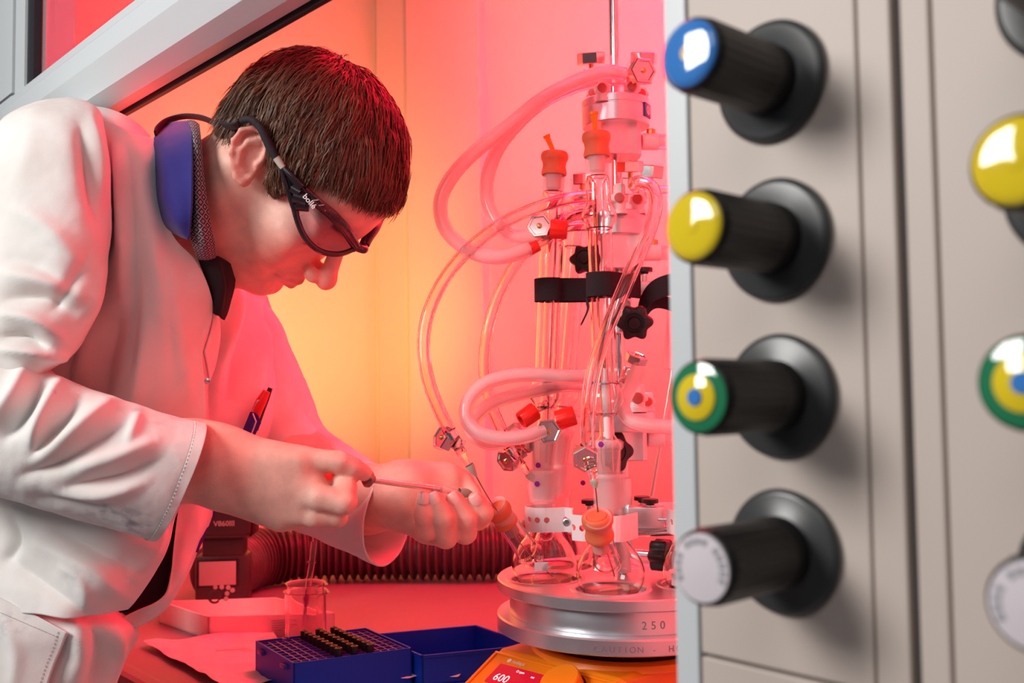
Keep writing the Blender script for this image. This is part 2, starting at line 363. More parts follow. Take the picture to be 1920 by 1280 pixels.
def knob(px, py, colour, lab, tilt=0):
    c = PE(px, py, 0); n = -ND; fo = MB()
    lathe(fo, [(0, 0), (.0245, 0), (.0258, .0008), (.0262, .0022), (.0255, .0036), (.0235, .0042), (.016, .0046), (.0145, .0055), (0, .0055)], c, n, 64)
    kn = fo.build('valve_knob', M['flange'], sp, ang=50); tag(kn, lab)
    hb = MB(); seg = 72
    prof = [(0, .005), (.0150, .005), (.0152, .010), (.0150, .016), (.0146, .0175)]; prof += [(.0146, .018), (.0148, .052), (.0144, .0555), (.0132, .0565)]
    x, y, a = frame(n); V = []
    for i, (r, h) in enumerate(prof+[(0, .0565)]):
        for k in range(seg):
            t = 2*math.pi*k/seg; rr = max(r, 1e-5)*(1+(.022*(1 if k % 3 == 0 else -1) if 5 <= i <= 6 else 0)); V.append(c+a*h+x*rr*math.cos(t)+y*rr*math.sin(t))
    hb.add(V, grid_faces(len(prof)+1, seg, cv=True, flip=True)); hb.build('ribbed_grip', M['knobblack'], kn, ang=50)
    if colour in ('blue', 'yellow'):
        cb = MB(); lathe(cb, [(.0133, .0565), (.0130, .0574), (.010, .0581), (.005, .0585), (0, .0586)], c, n, 48); cb.build('coloured_cap', M['cap'+colour], kn, ang=80)
        d = MB(); lathe(d, [(.0034, .0583), (.0030, .0588), (0, .0589)], c, n, 20); d.build('cap_centre', M['capcream' if colour == 'blue' else 'capyellow'], kn)
    elif colour == 'green':
        for nm, r, h, mm in (('green_ring', .0133, .0568, 'capgreen'), ('yellow_ring', .0088, .0580, 'capyellow'), ('blue_centre', .0035, .0588, 'capblue')):
            cb = MB(); lathe(cb, [(r, h-.001), (r, h+.0005), (r*.9, h+.001), (0, h+.0012)], c, n, 40); cb.build(nm, M[mm], kn)
    else:
        cb = MB(); lathe(cb, [(.0131, .0565), (.0129, .0572), (.011, .0576), (0, .0580)], c, n, 48); cb.build('coloured_cap', M['capwhite'], kn)
        r = .0103; u, v = nrm(np.cross(n, ZU)), ZU     # ring of small printed letters
        for i in range(15):
            if i in (4, 9): continue
            t = math.radians(205-i*16); rad = np.cross(ZU, n)*math.cos(t)+ZU*math.sin(t); tang = np.cross(rad, n); q = c+n*.0580+rad*r
            mb = MB(); box(mb, q, tang*.0009, rad*.0012, n*.0001); mb.build('printed_mark', M['alud'], kn, smooth=False)
    return kn
cols = (('blue', 155, 'left column knob with blue cap'), ('yellow', 450, 'left column knob with yellow cap'), ('green', 742, 'left column knob with green, yellow and blue cap'), ('white', 1033, 'left column knob with white cap'))
for (c_, y, l_), px in zip(cols, (1448, 1457, 1466, 1472)): knob(px, y, c_, l_)
# right column, placed at the same heights
for (c_, y, l_), px in zip(cols, (1448, 1457, 1466, 1472)):
    q = PE(px, y, 0); tgt = PE(2052, 742, 0); s = (tgt-P0)@TD; q2 = H(s, 0, q[2]+.0035); p = proj(q2)[0]; knob(p[0], p[1], c_, l_.replace('left', 'right'))
# ================================================================== REACTION STATION
CC = np.array([.113, 1.043, 0.]); R6 = .088
FP = {}
for i, dg_ in enumerate((-165, -105, -45, 15, 75, 135)):        # six flask positions
    t = math.radians(dg_+2); FP[i] = CC+R6*np.array([math.cos(t), math.sin(t), 0])
F1 = PZ(1021, 1085, -.187)*[1, 1, 0]; F2 = PZ(1145, 1104, -.187)*[1, 1, 0]
FP[0] = F1; FP[1] = F2
zt_ = -.187
# ---- hotplate
hp = thing('hotplate_stirrer', H(.46, .41, zb), 'orange enamelled hotplate stirrer with red digital display under the aluminium carousel', 'hotplate')
a = PZ(929, 1218, -.262)*[1, 1, 0]; b = PZ(1159, 1277, -.262)*[1, 1, 0]
ux = nrm(b-a); un = np.array([-ux[1], ux[0], 0]); un = un if un@ND > 0 else -un; Wd = np.linalg.norm(b-a)+.004
def HP(u, v, z): return a+ux*u+un*v+ZU*z
secs = [(-.066, zb+.004, -.3005), (-.060, zb, -.296), (0, zb, -.2625), (.004, zb, -.260), (.19, zb, -.256), (.195, zb, -.262)]
V = []
for u in (0, .006, Wd-.006, Wd):
    ins = .004 if u in (0, Wd) else 0
    for v, z0, z1 in secs: V += [HP(u, v+(ins if v < .1 else -ins), z0+ins*.5), HP(u, v+(ins if v < .1 else -ins), z1-ins)]
mb = MB(); ns = len(secs)
for ui in range(3):
    for si in range(ns-1):
        A = (ui*ns+si)*2; B = ((ui+1)*ns+si)*2
        mb.add([], [], 0); mb.f.append((A+1, B+1, B+3, A+3)); mb.f.append((A, A+2, B+2, B)); mb.fm += [0, 0]
for ui in (0, 3):
    for si in range(ns-1):
        A = (ui*ns+si)*2; q = (A, A+1, A+3, A+2); mb.f.append(q if ui == 0 else q[::-1]); mb.fm.append(0)
for si in (0, ns-1):
    for ui in range(3):
        A = (ui*ns+si)*2; B = ((ui+1)*ns+si)*2; q = (A, B, B+1, A+1); mb.f.append(q if si == 0 else q[::-1]); mb.fm.append(0)
mb.v = [tuple(map(float, p)) for p in V]; o = mb.build('housing', M['orange'], hp, smooth=False); mod(o, 'BEVEL', width=.0015, segments=3)
# slanted front console frame
pa = HP(0, 0, -.2625); pd = HP(0, -.060, -.296); dn = nrm(pd-pa); nu = nrm(np.cross(ux, -dn)); nu = nu if nu[2] > 0 else -nu
def CP(u, w, h=0): return pa+ux*u+dn*w+nu*h
mb = MB()
for (u0, u1, w0, w1) in ((.003, Wd-.003, .0015, .0045), (.003, Wd-.003, .062, .066), (.003, .0065, .0045, .062), (Wd-.0065, Wd-.003, .0045, .062)):
    box(mb, CP((u0+u1)/2, (w0+w1)/2, .0008), ux*(u1-u0)/2, dn*(w1-w0)/2, nu*.0012, bev=.0008)
mb.build('console_rim', M['orange'], hp)
mb = MB(); box(mb, CP(.060, .0285, .0010), ux*.037, dn*.013, nu*.001, bev=.0005); ds = mb.build('display', M['display'], hp, smooth=False)
txt('600', .0135, CP(.030, .0375, .0022), ux, -dn, M['digit'], 'display_digits', ds, depth=.0001, bold=-.0001)
txt('50', .0115, CP(.074, .0395, .0022), ux, -dn, M['digit'], 'display_digits', ds, depth=.0001, bold=-.0001)
txt('O rpm', .0040, CP(.050, .0215, .0022), ux, -dn, M['digit'], 'display_text', ds, depth=.0001)
txt('set', .0036, CP(.072, .0235, .0022), ux, -dn, M['digit'], 'display_text', ds, depth=.0001)
txt('°C', .0036, CP(.089, .0225, .0022), ux, -dn, M['digit'], 'display_text', ds, depth=.0001)
txt('radleys', .0062, CP(.033, .0105, .0004), ux, -dn, M['white'], 'maker_lettering', hp, depth=.0001)
mb = MB(); lathe(mb, [(.0026, 0), (.0026, .0003), (0, .0003)], CP(.0285, .0085, .0002), nu, 24); mb.build('round_emblem', M['white'], hp)
mb = MB(); kc = CP(.118, .026); lathe(mb, [(.0212, .0), (.0212, .001), (.0200, .0015), (.0195, .014), (.0185, .0152), (0, .0154)], kc, nu, 64); kd = mb.build('control_knob', M['orange'], hp)
mb = MB(); lathe(mb, [(.0218, .0004), (.0218, .0012), (.0200, .0016)], kc, nu, 64); mb.build('knob_ring', M['black'], kd)
# raised round collar and black heating plate under the block
mb = MB(); lathe(mb, [(.098, -.262), (.095, -.256), (.088, -.2535), (.082, -.2550), (0, -.2552)], CC, ZU, 72); mb.build('plate_collar', M['orange'], hp)
mb = MB(); lathe(mb, [(.070, -.2552), (.083, -.2535), (.0865, -.2500), (.0860, -.2485), (.080, -.2505), (.076, -.2510), (.074, -.2480), (.0735, -.2465), (.068, -.2460), (.066, -.2385), (0, -.2385)], CC, ZU, 96); mb.build('heating_plate', M['black'], hp)
# ---- aluminium carousel block with six recesses
cb = thing('heating_block', CC+ZU*-.238, 'round silver aluminium heating block carrying the flasks, engraved 250 ml and caution hot', 'heating block')
mb = MB(); lathe(mb, [(0, -.2380), (.1300, -.2380), (.1318, -.2368), (.1318, -.2238), (.1305, -.2222), (.118, -.2222)], CC, ZU, 128); mb.build('lower_rim', M['satin'], cb)
mb = MB(); lathe(mb, [(.1180, -.2222), (.1185, -.2215), (.1185, -.2000), (.1180, -.1985)], CC, ZU, 128); mb.build('body_ring', M['satin'], cb)
# top plate with true circular wells
def plate_with_wells(cen, R, wells, z0, z1, wr, wd):
    bm = bmesh.new(); n = 40
    outer = [bm.verts.new((cen[0]+R*math.cos(2*math.pi*k/128), cen[1]+R*math.sin(2*math.pi*k/128), z1)) for k in range(128)]
    E = [bm.edges.new((outer[k], outer[(k+1) % 128])) for k in range(128)]; wl_ = []
    for w_ in wells:
        vs = [bm.verts.new((w_[0]+wr*math.cos(2*math.pi*k/n), w_[1]+wr*math.sin(2*math.pi*k/n), z1)) for k in range(n)]; wl_.append(vs)
        E += [bm.edges.new((vs[k], vs[(k+1) % n])) for k in range(n)]
    bmesh.ops.triangle_fill(bm, use_beauty=True, use_dissolve=False, edges=E)
    for f in bm.faces:
        f.normal_update()
        if f.normal.z < 0: f.normal_flip()
    prev = outer
    for (dr, z) in ((.0012, z1-.0012), (.0012, z0+.0012), (0, z0), (-.012, z0)):
        ring = [bm.verts.new((cen[0]+(R+dr)*math.cos(2*math.pi*k/128), cen[1]+(R+dr)*math.sin(2*math.pi*k/128), z)) for k in range(128)]
        for k in range(128): bm.faces.new((prev[k], ring[k], ring[(k+1) % 128], prev[(k+1) % 128]))
        prev = ring
    for w_, vs in zip(wells, wl_):
        prev = vs
        for (r, z) in ((wr, z1-wd*.5), (wr*.92, z1-wd*.85), (wr*.6, z1-wd), (wr*.2, z1-wd)):
            ring = [bm.verts.new((w_[0]+r*math.cos(2*math.pi*k/n), w_[1]+r*math.sin(2*math.pi*k/n), z)) for k in range(n)]
            for k in range(n): bm.faces.new((prev[(k+1) % n], ring[(k+1) % n], ring[k], prev[k]))
            prev = ring
        bm.faces.new(prev)
    me = bpy.data.meshes.new('top_plate'); bm.to_mesh(me); bm.free(); return me
wells = [FP[i] for i in range(6)]
me = plate_with_wells(CC, .1300, wells, -.1985, -.187, .0335, .010); me.materials.append(M['satin'])
for p_ in me.polygons: p_.use_smooth = True
me.set_sharp_from_angle(angle=.6); o = bpy.data.objects.new('top_plate', me); C.objects.link(o); place(o, cb)
for i in range(6):
    mb = MB(); lathe(mb, [(.0335, -.187), (.0345, -.1860), (.0385, -.1857), (.0395, -.1870)], FP[i], ZU, 56, closed=False); mb.build('well_insert', M['steelb'] if i == 0 else M['satin'], cb)
def curved_text(s, size, z, R, px0, parent, sp=.72, depth=.0004):
    ang0 = None
    # start angle: where the rim appears at pixel column px0
    best = min(np.linspace(-math.pi*.95, -.1, 900), key=lambda t: abs(proj(CC+np.array([R*math.cos(t), R*math.sin(t), z]))[0][0]-px0))
    t = best
    for ch in s:
        if ch != ' ':
            q = CC+np.array([R*math.cos(t), R*math.sin(t), z]); tang = np.array([-math.sin(t), math.cos(t), 0])
            txt(ch, size, q, tang, ZU, M['engrave'], 'engraved_letter', parent, depth=depth, bold=0)
        t += size*sp*(.55 if ch in 'I1' else 1.)/R
lr = [o for o in cb.children if o.name.startswith('lower_rim')][0]; br = [o for o in cb.children if o.name.startswith('body_ring')][0]
curved_text('CAUTION - HOT SURFACE', .0078, -.2335, .1318, 1112, lr, .92)
curved_text('250 ml', .0105, -.2160, .1185, 1203, br, .82)

# ---- support rod and manifolds
def rodx(py, d=1.043, px=None): return P(px, py, d)
rt = thing('support_rod', CC+ZU*-.187, 'tall polished steel support rod rising from the middle of the carousel', 'rod')
mb = MB(); cyl(mb, CC+ZU*-.187, CC+ZU*.55, .0053, 24, bev=.001); mb.build('rod', M['steel'], rt)
mb = MB(); cyl(mb, CC+ZU*-.186, CC+ZU*.012, .0068, 24, bev=.001); mb.build('lower_sleeve', M['steelb'], rt)
def zof(py, d=1.043, px=1165): return P(px, py, d)[2]
def manifold(name_label, ytop, yrim, ybase, R, boxw, boxh0, boxh1, side, barbs, cat='manifold'):
    t = thing('distribution_manifold', CC+ZU*zof(ybase), name_label, cat)
    z1 = zof(ytop); z0 = zof(yrim)
    mb = MB(); lathe(mb, [(.006, z0), (R-.001, z0), (R, z0+.001), (R, z1-.010), (R-.0006, z1-.0095), (R-.0006, z1-.0085), (R, z1-.008), (R, z1-.001), (R-.001, z1), (.0055, z1)], CC, ZU, 72); mb.build('disc', M['satin'], t)
    # lobed body milled from square bar, seen below the disc
    mb = MB(); n = 64; V = []; zt2 = z0; zb2 = zof(boxh1)
    prof = [(zt2, 1.), (zb2+.001, 1.), (zb2, .97)]
    for z, s in prof:
        for k in range(n):
            a_ = 2*math.pi*k/n; r = boxw*(1+.06*math.cos(3*a_+.6)); r = r/max(abs(math.cos(a_)), abs(math.sin(a_)), .78)*.86
            V.append(CC+np.array([r*s*math.cos(a_)+.004, r*s*math.sin(a_), z]))
    mb.add(V, grid_faces(3, n, cv=True, flip=False)+[tuple(range(2*n, 3*n))]); o = mb.build('body', M['satin'], t, ang=25)
    for sgn, y in side:
        q = P(1165, y, 1.043); mb = MB(); x0 = boxw+.003
        cyl(mb, CC+np.array([x0*sgn, -.004, q[2]]), CC+np.array([(x0+.018)*sgn, -.004, q[2]]), .0088, 28, bev=.001); mb.build('side_port', M['ptfe'], t)
        mb = MB(); cyl(mb, CC+np.array([(x0+.010)*sgn, -.004, q[2]+.007]), CC+np.array([(x0+.010)*sgn, -.004, q[2]+.0135]), .005, 10, bev=.0008); mb.build('port_screw', M['brass'], t)
        mb = MB(); cyl(mb, CC+np.array([(x0+.018)*sgn, -.004, q[2]]), CC+np.array([(x0+.05)*sgn, -.004, q[2]]), .0078, 24); mb.build('hose_stub', M['milky'], t)
    for px, pys, d, r in barbs:
        mb = MB(); p0 = P(px, pys[0], d); p1 = P(px, pys[-1], d); L = p1[2]-p0[2]
        lathe(mb, [(r, 0), (r, .004), (r*.8, .0045), (r*.8, L*.35), (r*1.12, L*.42), (r*1.12, L*.62), (r*.8, L*.68), (r*.75, L*.95), (r*.6, L), (0, L)], p0, ZU, 24)
        bb = mb.build('hose_barb', M['ptfe'], t)
        mb = MB(); q = (p0+p1)/2-np.array([.0, r*.9, 0]); cyl(mb, q+[0, .002, 0], q+[-.002, -.0035, 0], r*.62, 16, bev=.0006); mb.build('barb_stud', M['redbrown'] if 'redbrown' in M else M['septum'], bb)
    return t
M['redbrown'] = mat('red_brown_stud', (.5, .12, .10), .4)
m1 = manifold('uppermost silver gas manifold with white barbs, at the top of the rod', 190, 240, 297, .0355, .0235, 240, 297, ((1, 268),), ((1130, (192, 145), 1.015, .0078), (1186, (192, 140), 1.020, .0078), (1112, (190, 165), 1.05, .0065), (1204, (190, 165), 1.05, .0065)))
m2 = manifold('middle silver manifold at the centre of the rod, between the two white hose barbs', 400, 445, 507, .0295, .0235, 445, 507, ((1, 475),), ((1162, (402, 345), 1.010, .0080), (1196, (402, 350), 1.030, .0085)))
m3 = manifold('lowest silver manifold on the rod, beside the milky hose leaving right', 772, 808, 862, .0375, .0235, 808, 862, ((1, 822),), ((1196, (772, 720), 1.015, .0095), (1215, (770, 735), 1.04, .0075)))
for q0, mt_, lt in (((1213, 215), m1, '(i'),):
    q = P(q0[0], q0[1], 1.017); mb = MB(); e = nrm([.62, -.78, 0])
    c = CC+np.array([.0355*math.cos(-.50), .0355*math.sin(-.50), zof(216)]); nn = nrm([math.cos(-.50), math.sin(-.50), 0]); tt = np.cross(ZU, nn)
    box(mb, c, tt*.008, nn*.0012, ZU*.0075, bev=.001); lb = mb.build('blue_label', M['bluelab'], mt_); mb = MB()
    mb = MB(); lathe(mb, [(.0048, 0), (.0048, .0003), (.0036, .0003), (.0036, 0)], c+nn*.0012, nn, 28); mb.build('round_emblem', M['white'], lb); mb = MB(); box(mb, c+nn*.0014, tt*.0006, nn*.0002, ZU*.0028); mb.build('emblem_stroke', M['white'], lb)
# rod collar above the middle manifold
def hexclamp(px, py, d, axis, r=.0128, h=.010, label='', stem=.020, up=None, brk=True, roll=0.0, stemax=None, grp=None):
    """hexagon headed screw clamp: knob, screw and U bracket"""
    q = P(px, py, d); ax = nrm(axis); t = thing('screw_clamp', q, label, 'clamp', grp)
    mb = MB(); prism(mb, q-ax*h*.5, q+ax*h*.5, r, 6, roll, bev=.0009, dish=.0014); mb.build('hex_knob', M['steel'], t, ang=20)
    mb = MB(); lathe(mb, [(.0024, -.002), (.0026, 0), (.0018, .0008), (0, .001)], q+ax*(h*.5), ax, 14); mb.build('screw_tip', M['brass'], t)
    mb = MB(); cyl(mb, q-ax*(h*.5), q-ax*(h*.5+stem*.8), .0026, 14); mb.build('screw', M['brass'], t)
    if brk:
        x, y, a_ = frame(ax); e = q-ax*(h*.5+stem); w = .0085; mb = MB()
        for s_ in (-1, 1): box(mb, e+x*w*s_+ax*stem*.30, x*.0006, y*.0045, ax*stem*.42, bev=.0003)
        box(mb, e+ax*stem*.70, x*w, y*.0045, ax*.0006, bev=.0003); box(mb, e-ax*stem*.1, x*w, y*.0045, ax*.0006, bev=.0003)
        mb.build('bracket', M['steel'], t)
    return t
U = np.array([0, 0, 1.]); TOC = nrm([-.05, -1, .05])
hexclamp(1108, 110, 1.04, (-.05, -.25, .97), .0148, .012, 'upright steel hex clamp left of the rod top', .018)
hexclamp(1207, 110, 1.05, (.05, -.25, .97), .0148, .012, 'upright steel hex clamp right of the rod top', .018)
hexclamp(1203, 134, 1.00, (.30, -.9, -.1), .0142, .012, 'tilted steel hex clamp facing the camera, right of the rod top', .014)
hexclamp(1182, 312, 1.00, (0, -.25, .97), .0135, .011, 'upright steel hex clamp above the clear looped hose', .020)
hexclamp(1222, 322, 1.05, (.1, -.2, .97), .0130, .013, 'upright dark steel hex clamp right of the clear looped hose', .020)
hexclamp(1091, 336, 1.08, (0, -.15, .98), .0115, .012, 'small upright hex clamp between the two orange stoppered condensers', .018)
hexclamp(1012, 425, .985, (-.12, -.97, .12), .0130, .010, 'steel hex clamp facing the camera, upper left by the red screw cap', .016, roll=.1)
hexclamp(1028, 809, .975, (.02, -.99, .06), .0132, .010, 'steel hex clamp facing the camera over the left condenser foot', .016, roll=.1)
hexclamp(1097, 857, .915, (-.02, -.93, -.34), .0128, .013, 'steel hex clamp facing the camera, above the green needle', .010, roll=.52)
hexclamp(833, 822, .95, (-.75, -.55, .35), .0125, .011, 'steel hex clamp on the leftmost hose, above the long needle', .012)
hexclamp(953, 861, 1.02, (-.65, -.65, -.38), .0125, .011, 'steel hex clamp on the second clear hose, beside the left condenser joint', .012)
hexclamp(966, 812, 1.02, (-.5, -.45, .74), .0125, .011, 'steel hex clamp tucked behind the milky hose loop', .016)
hexclamp(1193, 672, 1.00, (.30, -.35, .89), .0115, .009, 'bright tilted hex clamp on top of the right milky hose', .020)

# ---- glassware
def glass(mb_prof, o, ax, name, parent, seg=40, m='glass', tw=.0014, hint=None):
    """thin walled vessel from an outer profile"""
    pr = list(mb_prof); n = len(pr); inner = []
    for i, (r, h) in enumerate(pr):
        a_ = pr[max(i-1, 0)]; b_ = pr[min(i+1, n-1)]; t = np.array([b_[0]-a_[0], b_[1]-a_[1]]); t = t/(np.linalg.norm(t)+1e-9)
        inner.append((max(r-t[1]*tw, 0), h+t[0]*tw))
    mb = MB(); lathe(mb, pr+inner[::-1], o, ax, seg, hint=hint, closed=pr[0][0] > 1e-4)
    return mb.build(name, M[m], parent, ang=60)
def smoothprof(pts, n): return [(max(p[0], 0), p[1]) for p in cr(np.array(pts), n)]
def flask(base, lab, side_dir, side_px=None, printed=False, R=.0325):
    o = base+ZU*(-.1955); t = thing('two_neck_flask', o, lab, 'flask')
    pr = smoothprof([(0, 0), (.016, .001), (.0265, .006), (R, .018), (.0318, .031), (.0255, .044), (.0165, .055), (.0128, .064), (.0122, .075), (.0125, .085)], 44)
    glass(pr, o, ZU, 'body', t)
    pr2 = [(.0125, .085), (.0150, .088), (.0155, .112), (.0172, .114), (.0175, .117), (.0165, .119)]
    glass(pr2, o, ZU, 'ground_socket', t, m='frost')
    mb = MB(); lathe(mb, [(0, .0022), (.018, .0030), (.0270, .0078), (.0272, .0082), (0, .0082)], o, ZU, 40); mb.build('liquid', M['liquid'], t)
    mb = MB(); cyl(mb, o+[-.012, -.004, .0055], o+[.012, .006, .0055], .003, 14, bev=.002); mb.build('stir_bar', M['ptfe'], t)
    # side neck
    s0 = o+ZU*.030+nrm(side_dir*[1, 1, 0])*.014; sd = nrm(side_dir); L = np.linalg.norm(side_px-s0) if side_px is not None else .055
    if side_px is not None: sd = nrm(side_px-s0)
    glass([(.0135, .008), (.0118, .020), (.0108, L*.55), (.0105, L*.6), (.0108, L-.012)], s0, sd, 'side_neck', t)
    glass([(.0108, L-.014), (.0112, L-.012), (.0115, L+.010), (.0125, L+.011)], s0, sd, 'side_neck_joint', t, m='frost')
    return t, s0, sd, L
M['liquid'] = mat('thin_clear_liquid', (.72, .60, .50), .0, trans=1, ior=1.33)
def septum(q, ax, lab, name_parent=None, s=1., tilt=None):
    """turned down rubber septum: plug, folded skirt, dished top"""
    ax = nrm(ax); t = thing('rubber_septum', q, lab, 'stopper')
    pr = [(.0118, -.016), (.0128, -.0158), (.0131, -.013), (.0124, -.010), (.0119, -.006), (.0126, -.002), (.0139, .001), (.0140, .005), (.0128, .0078), (.0108, .0086), (.0098, .0078), (.0088, .0076), (.0080, .0084), (0, .0082)]
    mb = MB(); lathe(mb, [(r*s, h*s) for r, h in smoothprof(pr, 56)], q, ax, 44); mb.build('rubber_cap', M['septum'], t, ang=70)
    mb = MB(); cyl(mb, q-ax*.030*s, q-ax*.012*s, .0078*s, 24, bev=.0008); mb.build('inner_plug', M['septum'] if False else M['plug'], t); return t
M['plug'] = mat('pink_rubber_plug', (.80, .38, .34), .55, trans=.2)
# front flask pair and the ones behind
sq1 = P(938, 962, .985); sq2 = P(1124, 985, .905)
fl1, s1, d1, L1 = flask(F1, 'left front two neck flask, its orange stopper leaning left to the syringe hand', sq1-F1, sq1)
fl2, s2, d2, L2 = flask(F2, 'centre front two neck flask with its stoppered side neck pointing at the camera', sq2-F2, sq2)
sep1 = septum(sq1+d1*.0, d1+np.array([.0, -.05, .1]), 'orange rubber septum pierced by the long needle at the fingertips', s=.92)
sep2 = septum(P(1121, 980, .905), d2+np.array([0, .12, .45]), 'orange rubber septum facing the camera under the green needle', s=1.02)
q3 = FP[2]+np.array([.05, -.02, -.187+.075]); q4 = FP[5]+np.array([-.02, .04, -.187+.075])
fl3, *_ = flask(FP[2], 'two neck flask at the right, half hidden by the service panel', q3-FP[2], q3)
fl4, *_ = flask(FP[5], 'two neck flask behind, seen between the two front flasks', q4-FP[5], q4)
txt('100 ml', .0075, P(1022, 1050, F1[1]-.0345), (-.98, -.1, 0), (0, .12, 1), M['redbrown'], 'printed_volume', fl1, depth=.0001, bold=.00015)
mb = MB(); box(mb, P(1015, 1062, F1[1]-.0325), nrm([.98, .15, 0])*.0070, nrm([-.15, .98, 0])*.0003, ZU*.0045, bev=.0002); mb.build('white_patch', M['white'], fl1)
mb = MB(); q = FP[2]+np.array([-.024, -.021, -.187+.009]); box(mb, q, nrm([.7, -.7, 0])*.0045, nrm([.7, .7, 0])*.0003, ZU*.006, bev=.0002); mb.build('white_patch', M['white'], fl3)

def condenser(base, top, lab, scale=1., r_out=.0122, bulbs=(.22, .78), cap_label=None, arm_u=None):
    """jacketed condenser: lower cone, jacket with two swollen ends, inner tube, neck"""
    ax = nrm(top-base); L = np.linalg.norm(top-base); t = thing('condenser', base, lab, 'condenser')
    z = lambda f: f*L
    jk = [(.0105, z(.20)), (.0125, z(.215)), (.0168, z(.235)), (.0172, z(.26)), (r_out*1.05, z(.30)), (r_out, z(.33)), (r_out, z(.72)), (r_out*1.05, z(.765)), (.0165, z(.79)), (.0168, z(.81)), (.0135, z(.835)), (r_out, z(.85)), (r_out, z(.90)), (.0105, z(.925))]
    jk = [(r*scale, h) for r, h in jk]
    glass(smoothprof(jk, 70), base, ax, 'jacket', t)
    glass([(.0058, z(.02)), (.0055, z(.20)), (.0055, z(.90)), (.0105, z(.925))], base, ax, 'inner_tube', t, tw=.001)
    glass([(.0098, -.002), (.0125, z(.09)), (.0135, z(.10)), (.0138, z(.11)), (.0118, z(.12)), (.0075, z(.14)), (.0072, z(.19)), (.0105, z(.205))], base, ax, 'drip_joint', t, tw=.0012)
    glass([(.0100, -.030), (.0128, .030), (.0155, .033), (.0158, .038), (.0120, .041)], base, ax, 'ground_cone', t, m='frost')
    glass([(.0105, z(.925)), (.0112, z(.935)), (.0112, z(1.0)), (.0122, z(1.003))], base, ax, 'upper_neck', t, m='frost')
    return t, ax, L
b1 = F1+ZU*-.076; tp1 = P(1039, 318, 1.022); b2 = F2+ZU*-.085; tp2 = P(1119, 285, .965)
c1, a1, l1 = condenser(b1, tp1, 'left glass condenser, standing in the left front flask, orange stopper on top')
c2, a2, l2 = condenser(b2, tp2, 'centre glass condenser, standing in the centre front flask, taller orange stopper on top', 1.02, .0118)
b4 = FP[5]+ZU*-.078; c4, a4, l4 = condenser(b4, P(1090, 340, 1.10), 'rear glass condenser, glimpsed between the two front condensers')
s_ = septum(tp1+a1*.010, a1, 'orange rubber stopper capping the left condenser', s=1.)
s_ = septum(tp2+a2*.011, a2+np.array([0, 0, 0]), 'orange rubber stopper capping the centre condenser', s=1.)
def needle_hub(q, ax, lab, m='amber', L=.020, r=.0042, blunt=True):
    ax = nrm(ax); t = thing('needle_hub', q, lab, 'needle'); mb = MB()
    lathe(mb, [(.0016, 0), (.0022, .002), (.0026, L*.5), (r*.8, L*.85), (r, L*.88), (r, L), (r*.7, L), (r*.6, L*.9), (0, L*.85)], q, ax, 16); mb.build('luer_hub', M[m], t)
    mb = MB(); cyl(mb, q-ax*.020, q+ax*.002, .0006, 8); mb.build('needle', M['needle'], t); return t
needle_hub(tp1+a1*.0185+[-.001, 0, 0], (-.40, -.1, .9), 'small amber needle hub leaning left on the left stopper', r=.0038, L=.019)
needle_hub(tp2+a2*.0195+[-.001, 0, 0], (-.06, -.1, 1), 'upright amber needle hub on the centre stopper', r=.0048, L=.020)
# violet quality stickers on joints
for par, px, py, d in ((c1, 1009, 872, 1.0080), (c1, 1007, 907, 1.008), (c2, 1127, 833, .9420), (c4, 1093, 905, 1.087)):
    q = P(px, py, d); mb = MB(); lathe(mb, [(.0028, 0), (.0026, .0004), (0, .0005)], q, nrm([-.3, -1, 0]), 20); mb.build('violet_sticker', M['violet'], par)

def redcap(px, py, d, ax, lab, r=.0095, L=.017, arm=None, armr=.0045):
    q = P(px, py, d); ax = nrm(ax); t = thing('hose_coupling', q, lab, 'coupling'); mb = MB(); x, y, a_ = frame(ax); seg = 40; V = []
    for rr, h in ((r*.55, -L/2), (r*.97, -L/2), (r, -L/2+.001), (r*.96, L/2-.001), (r*.9, L/2), (r*.55, L/2), (r*.5, L/2-.004)):
        for k in range(seg):
            tt = 2*math.pi*k/seg; k2 = 1+(.035 if k % 4 < 2 and rr > r*.9 else -.01); V.append(q+a_*h+(x*math.cos(tt)+y*math.sin(tt))*rr*k2)
    mb.add(V, grid_faces(7, seg, cv=True, flip=True)); mb.build('ribbed_cap', M['redcap'], t, ang=40)
    if arm is not None:
        e = P(*arm); mb = MB(); sweep(mb, cr([q, q*.5+e*.5+[0, 0, .001], e], 8), armr, 18, inner=.7); mb.build('glass_arm', M['glass'], t)
    return t
redcap(1048, 430, .985, (.95, -.1, -.1), 'red screw cap beside the upper left steel hex clamp', arm=(1102, 425, .975))
redcap(1000, 464, .985, (.85, -.1, .42), 'small red screw cap on the end of the outer milky hose', r=.0062, L=.012, arm=(1030, 448, 1.0))
redcap(1061, 783, .985, (.93, -.1, .28), 'red screw cap right of the left condenser foot', r=.0098, L=.019, arm=(1100, 772, .985))
redcap(990, 779, 1.0, (-.75, -.3, -.50), 'red screw cap left of the left condenser foot', r=.0092, L=.018, arm=(1025, 757, 1.02))

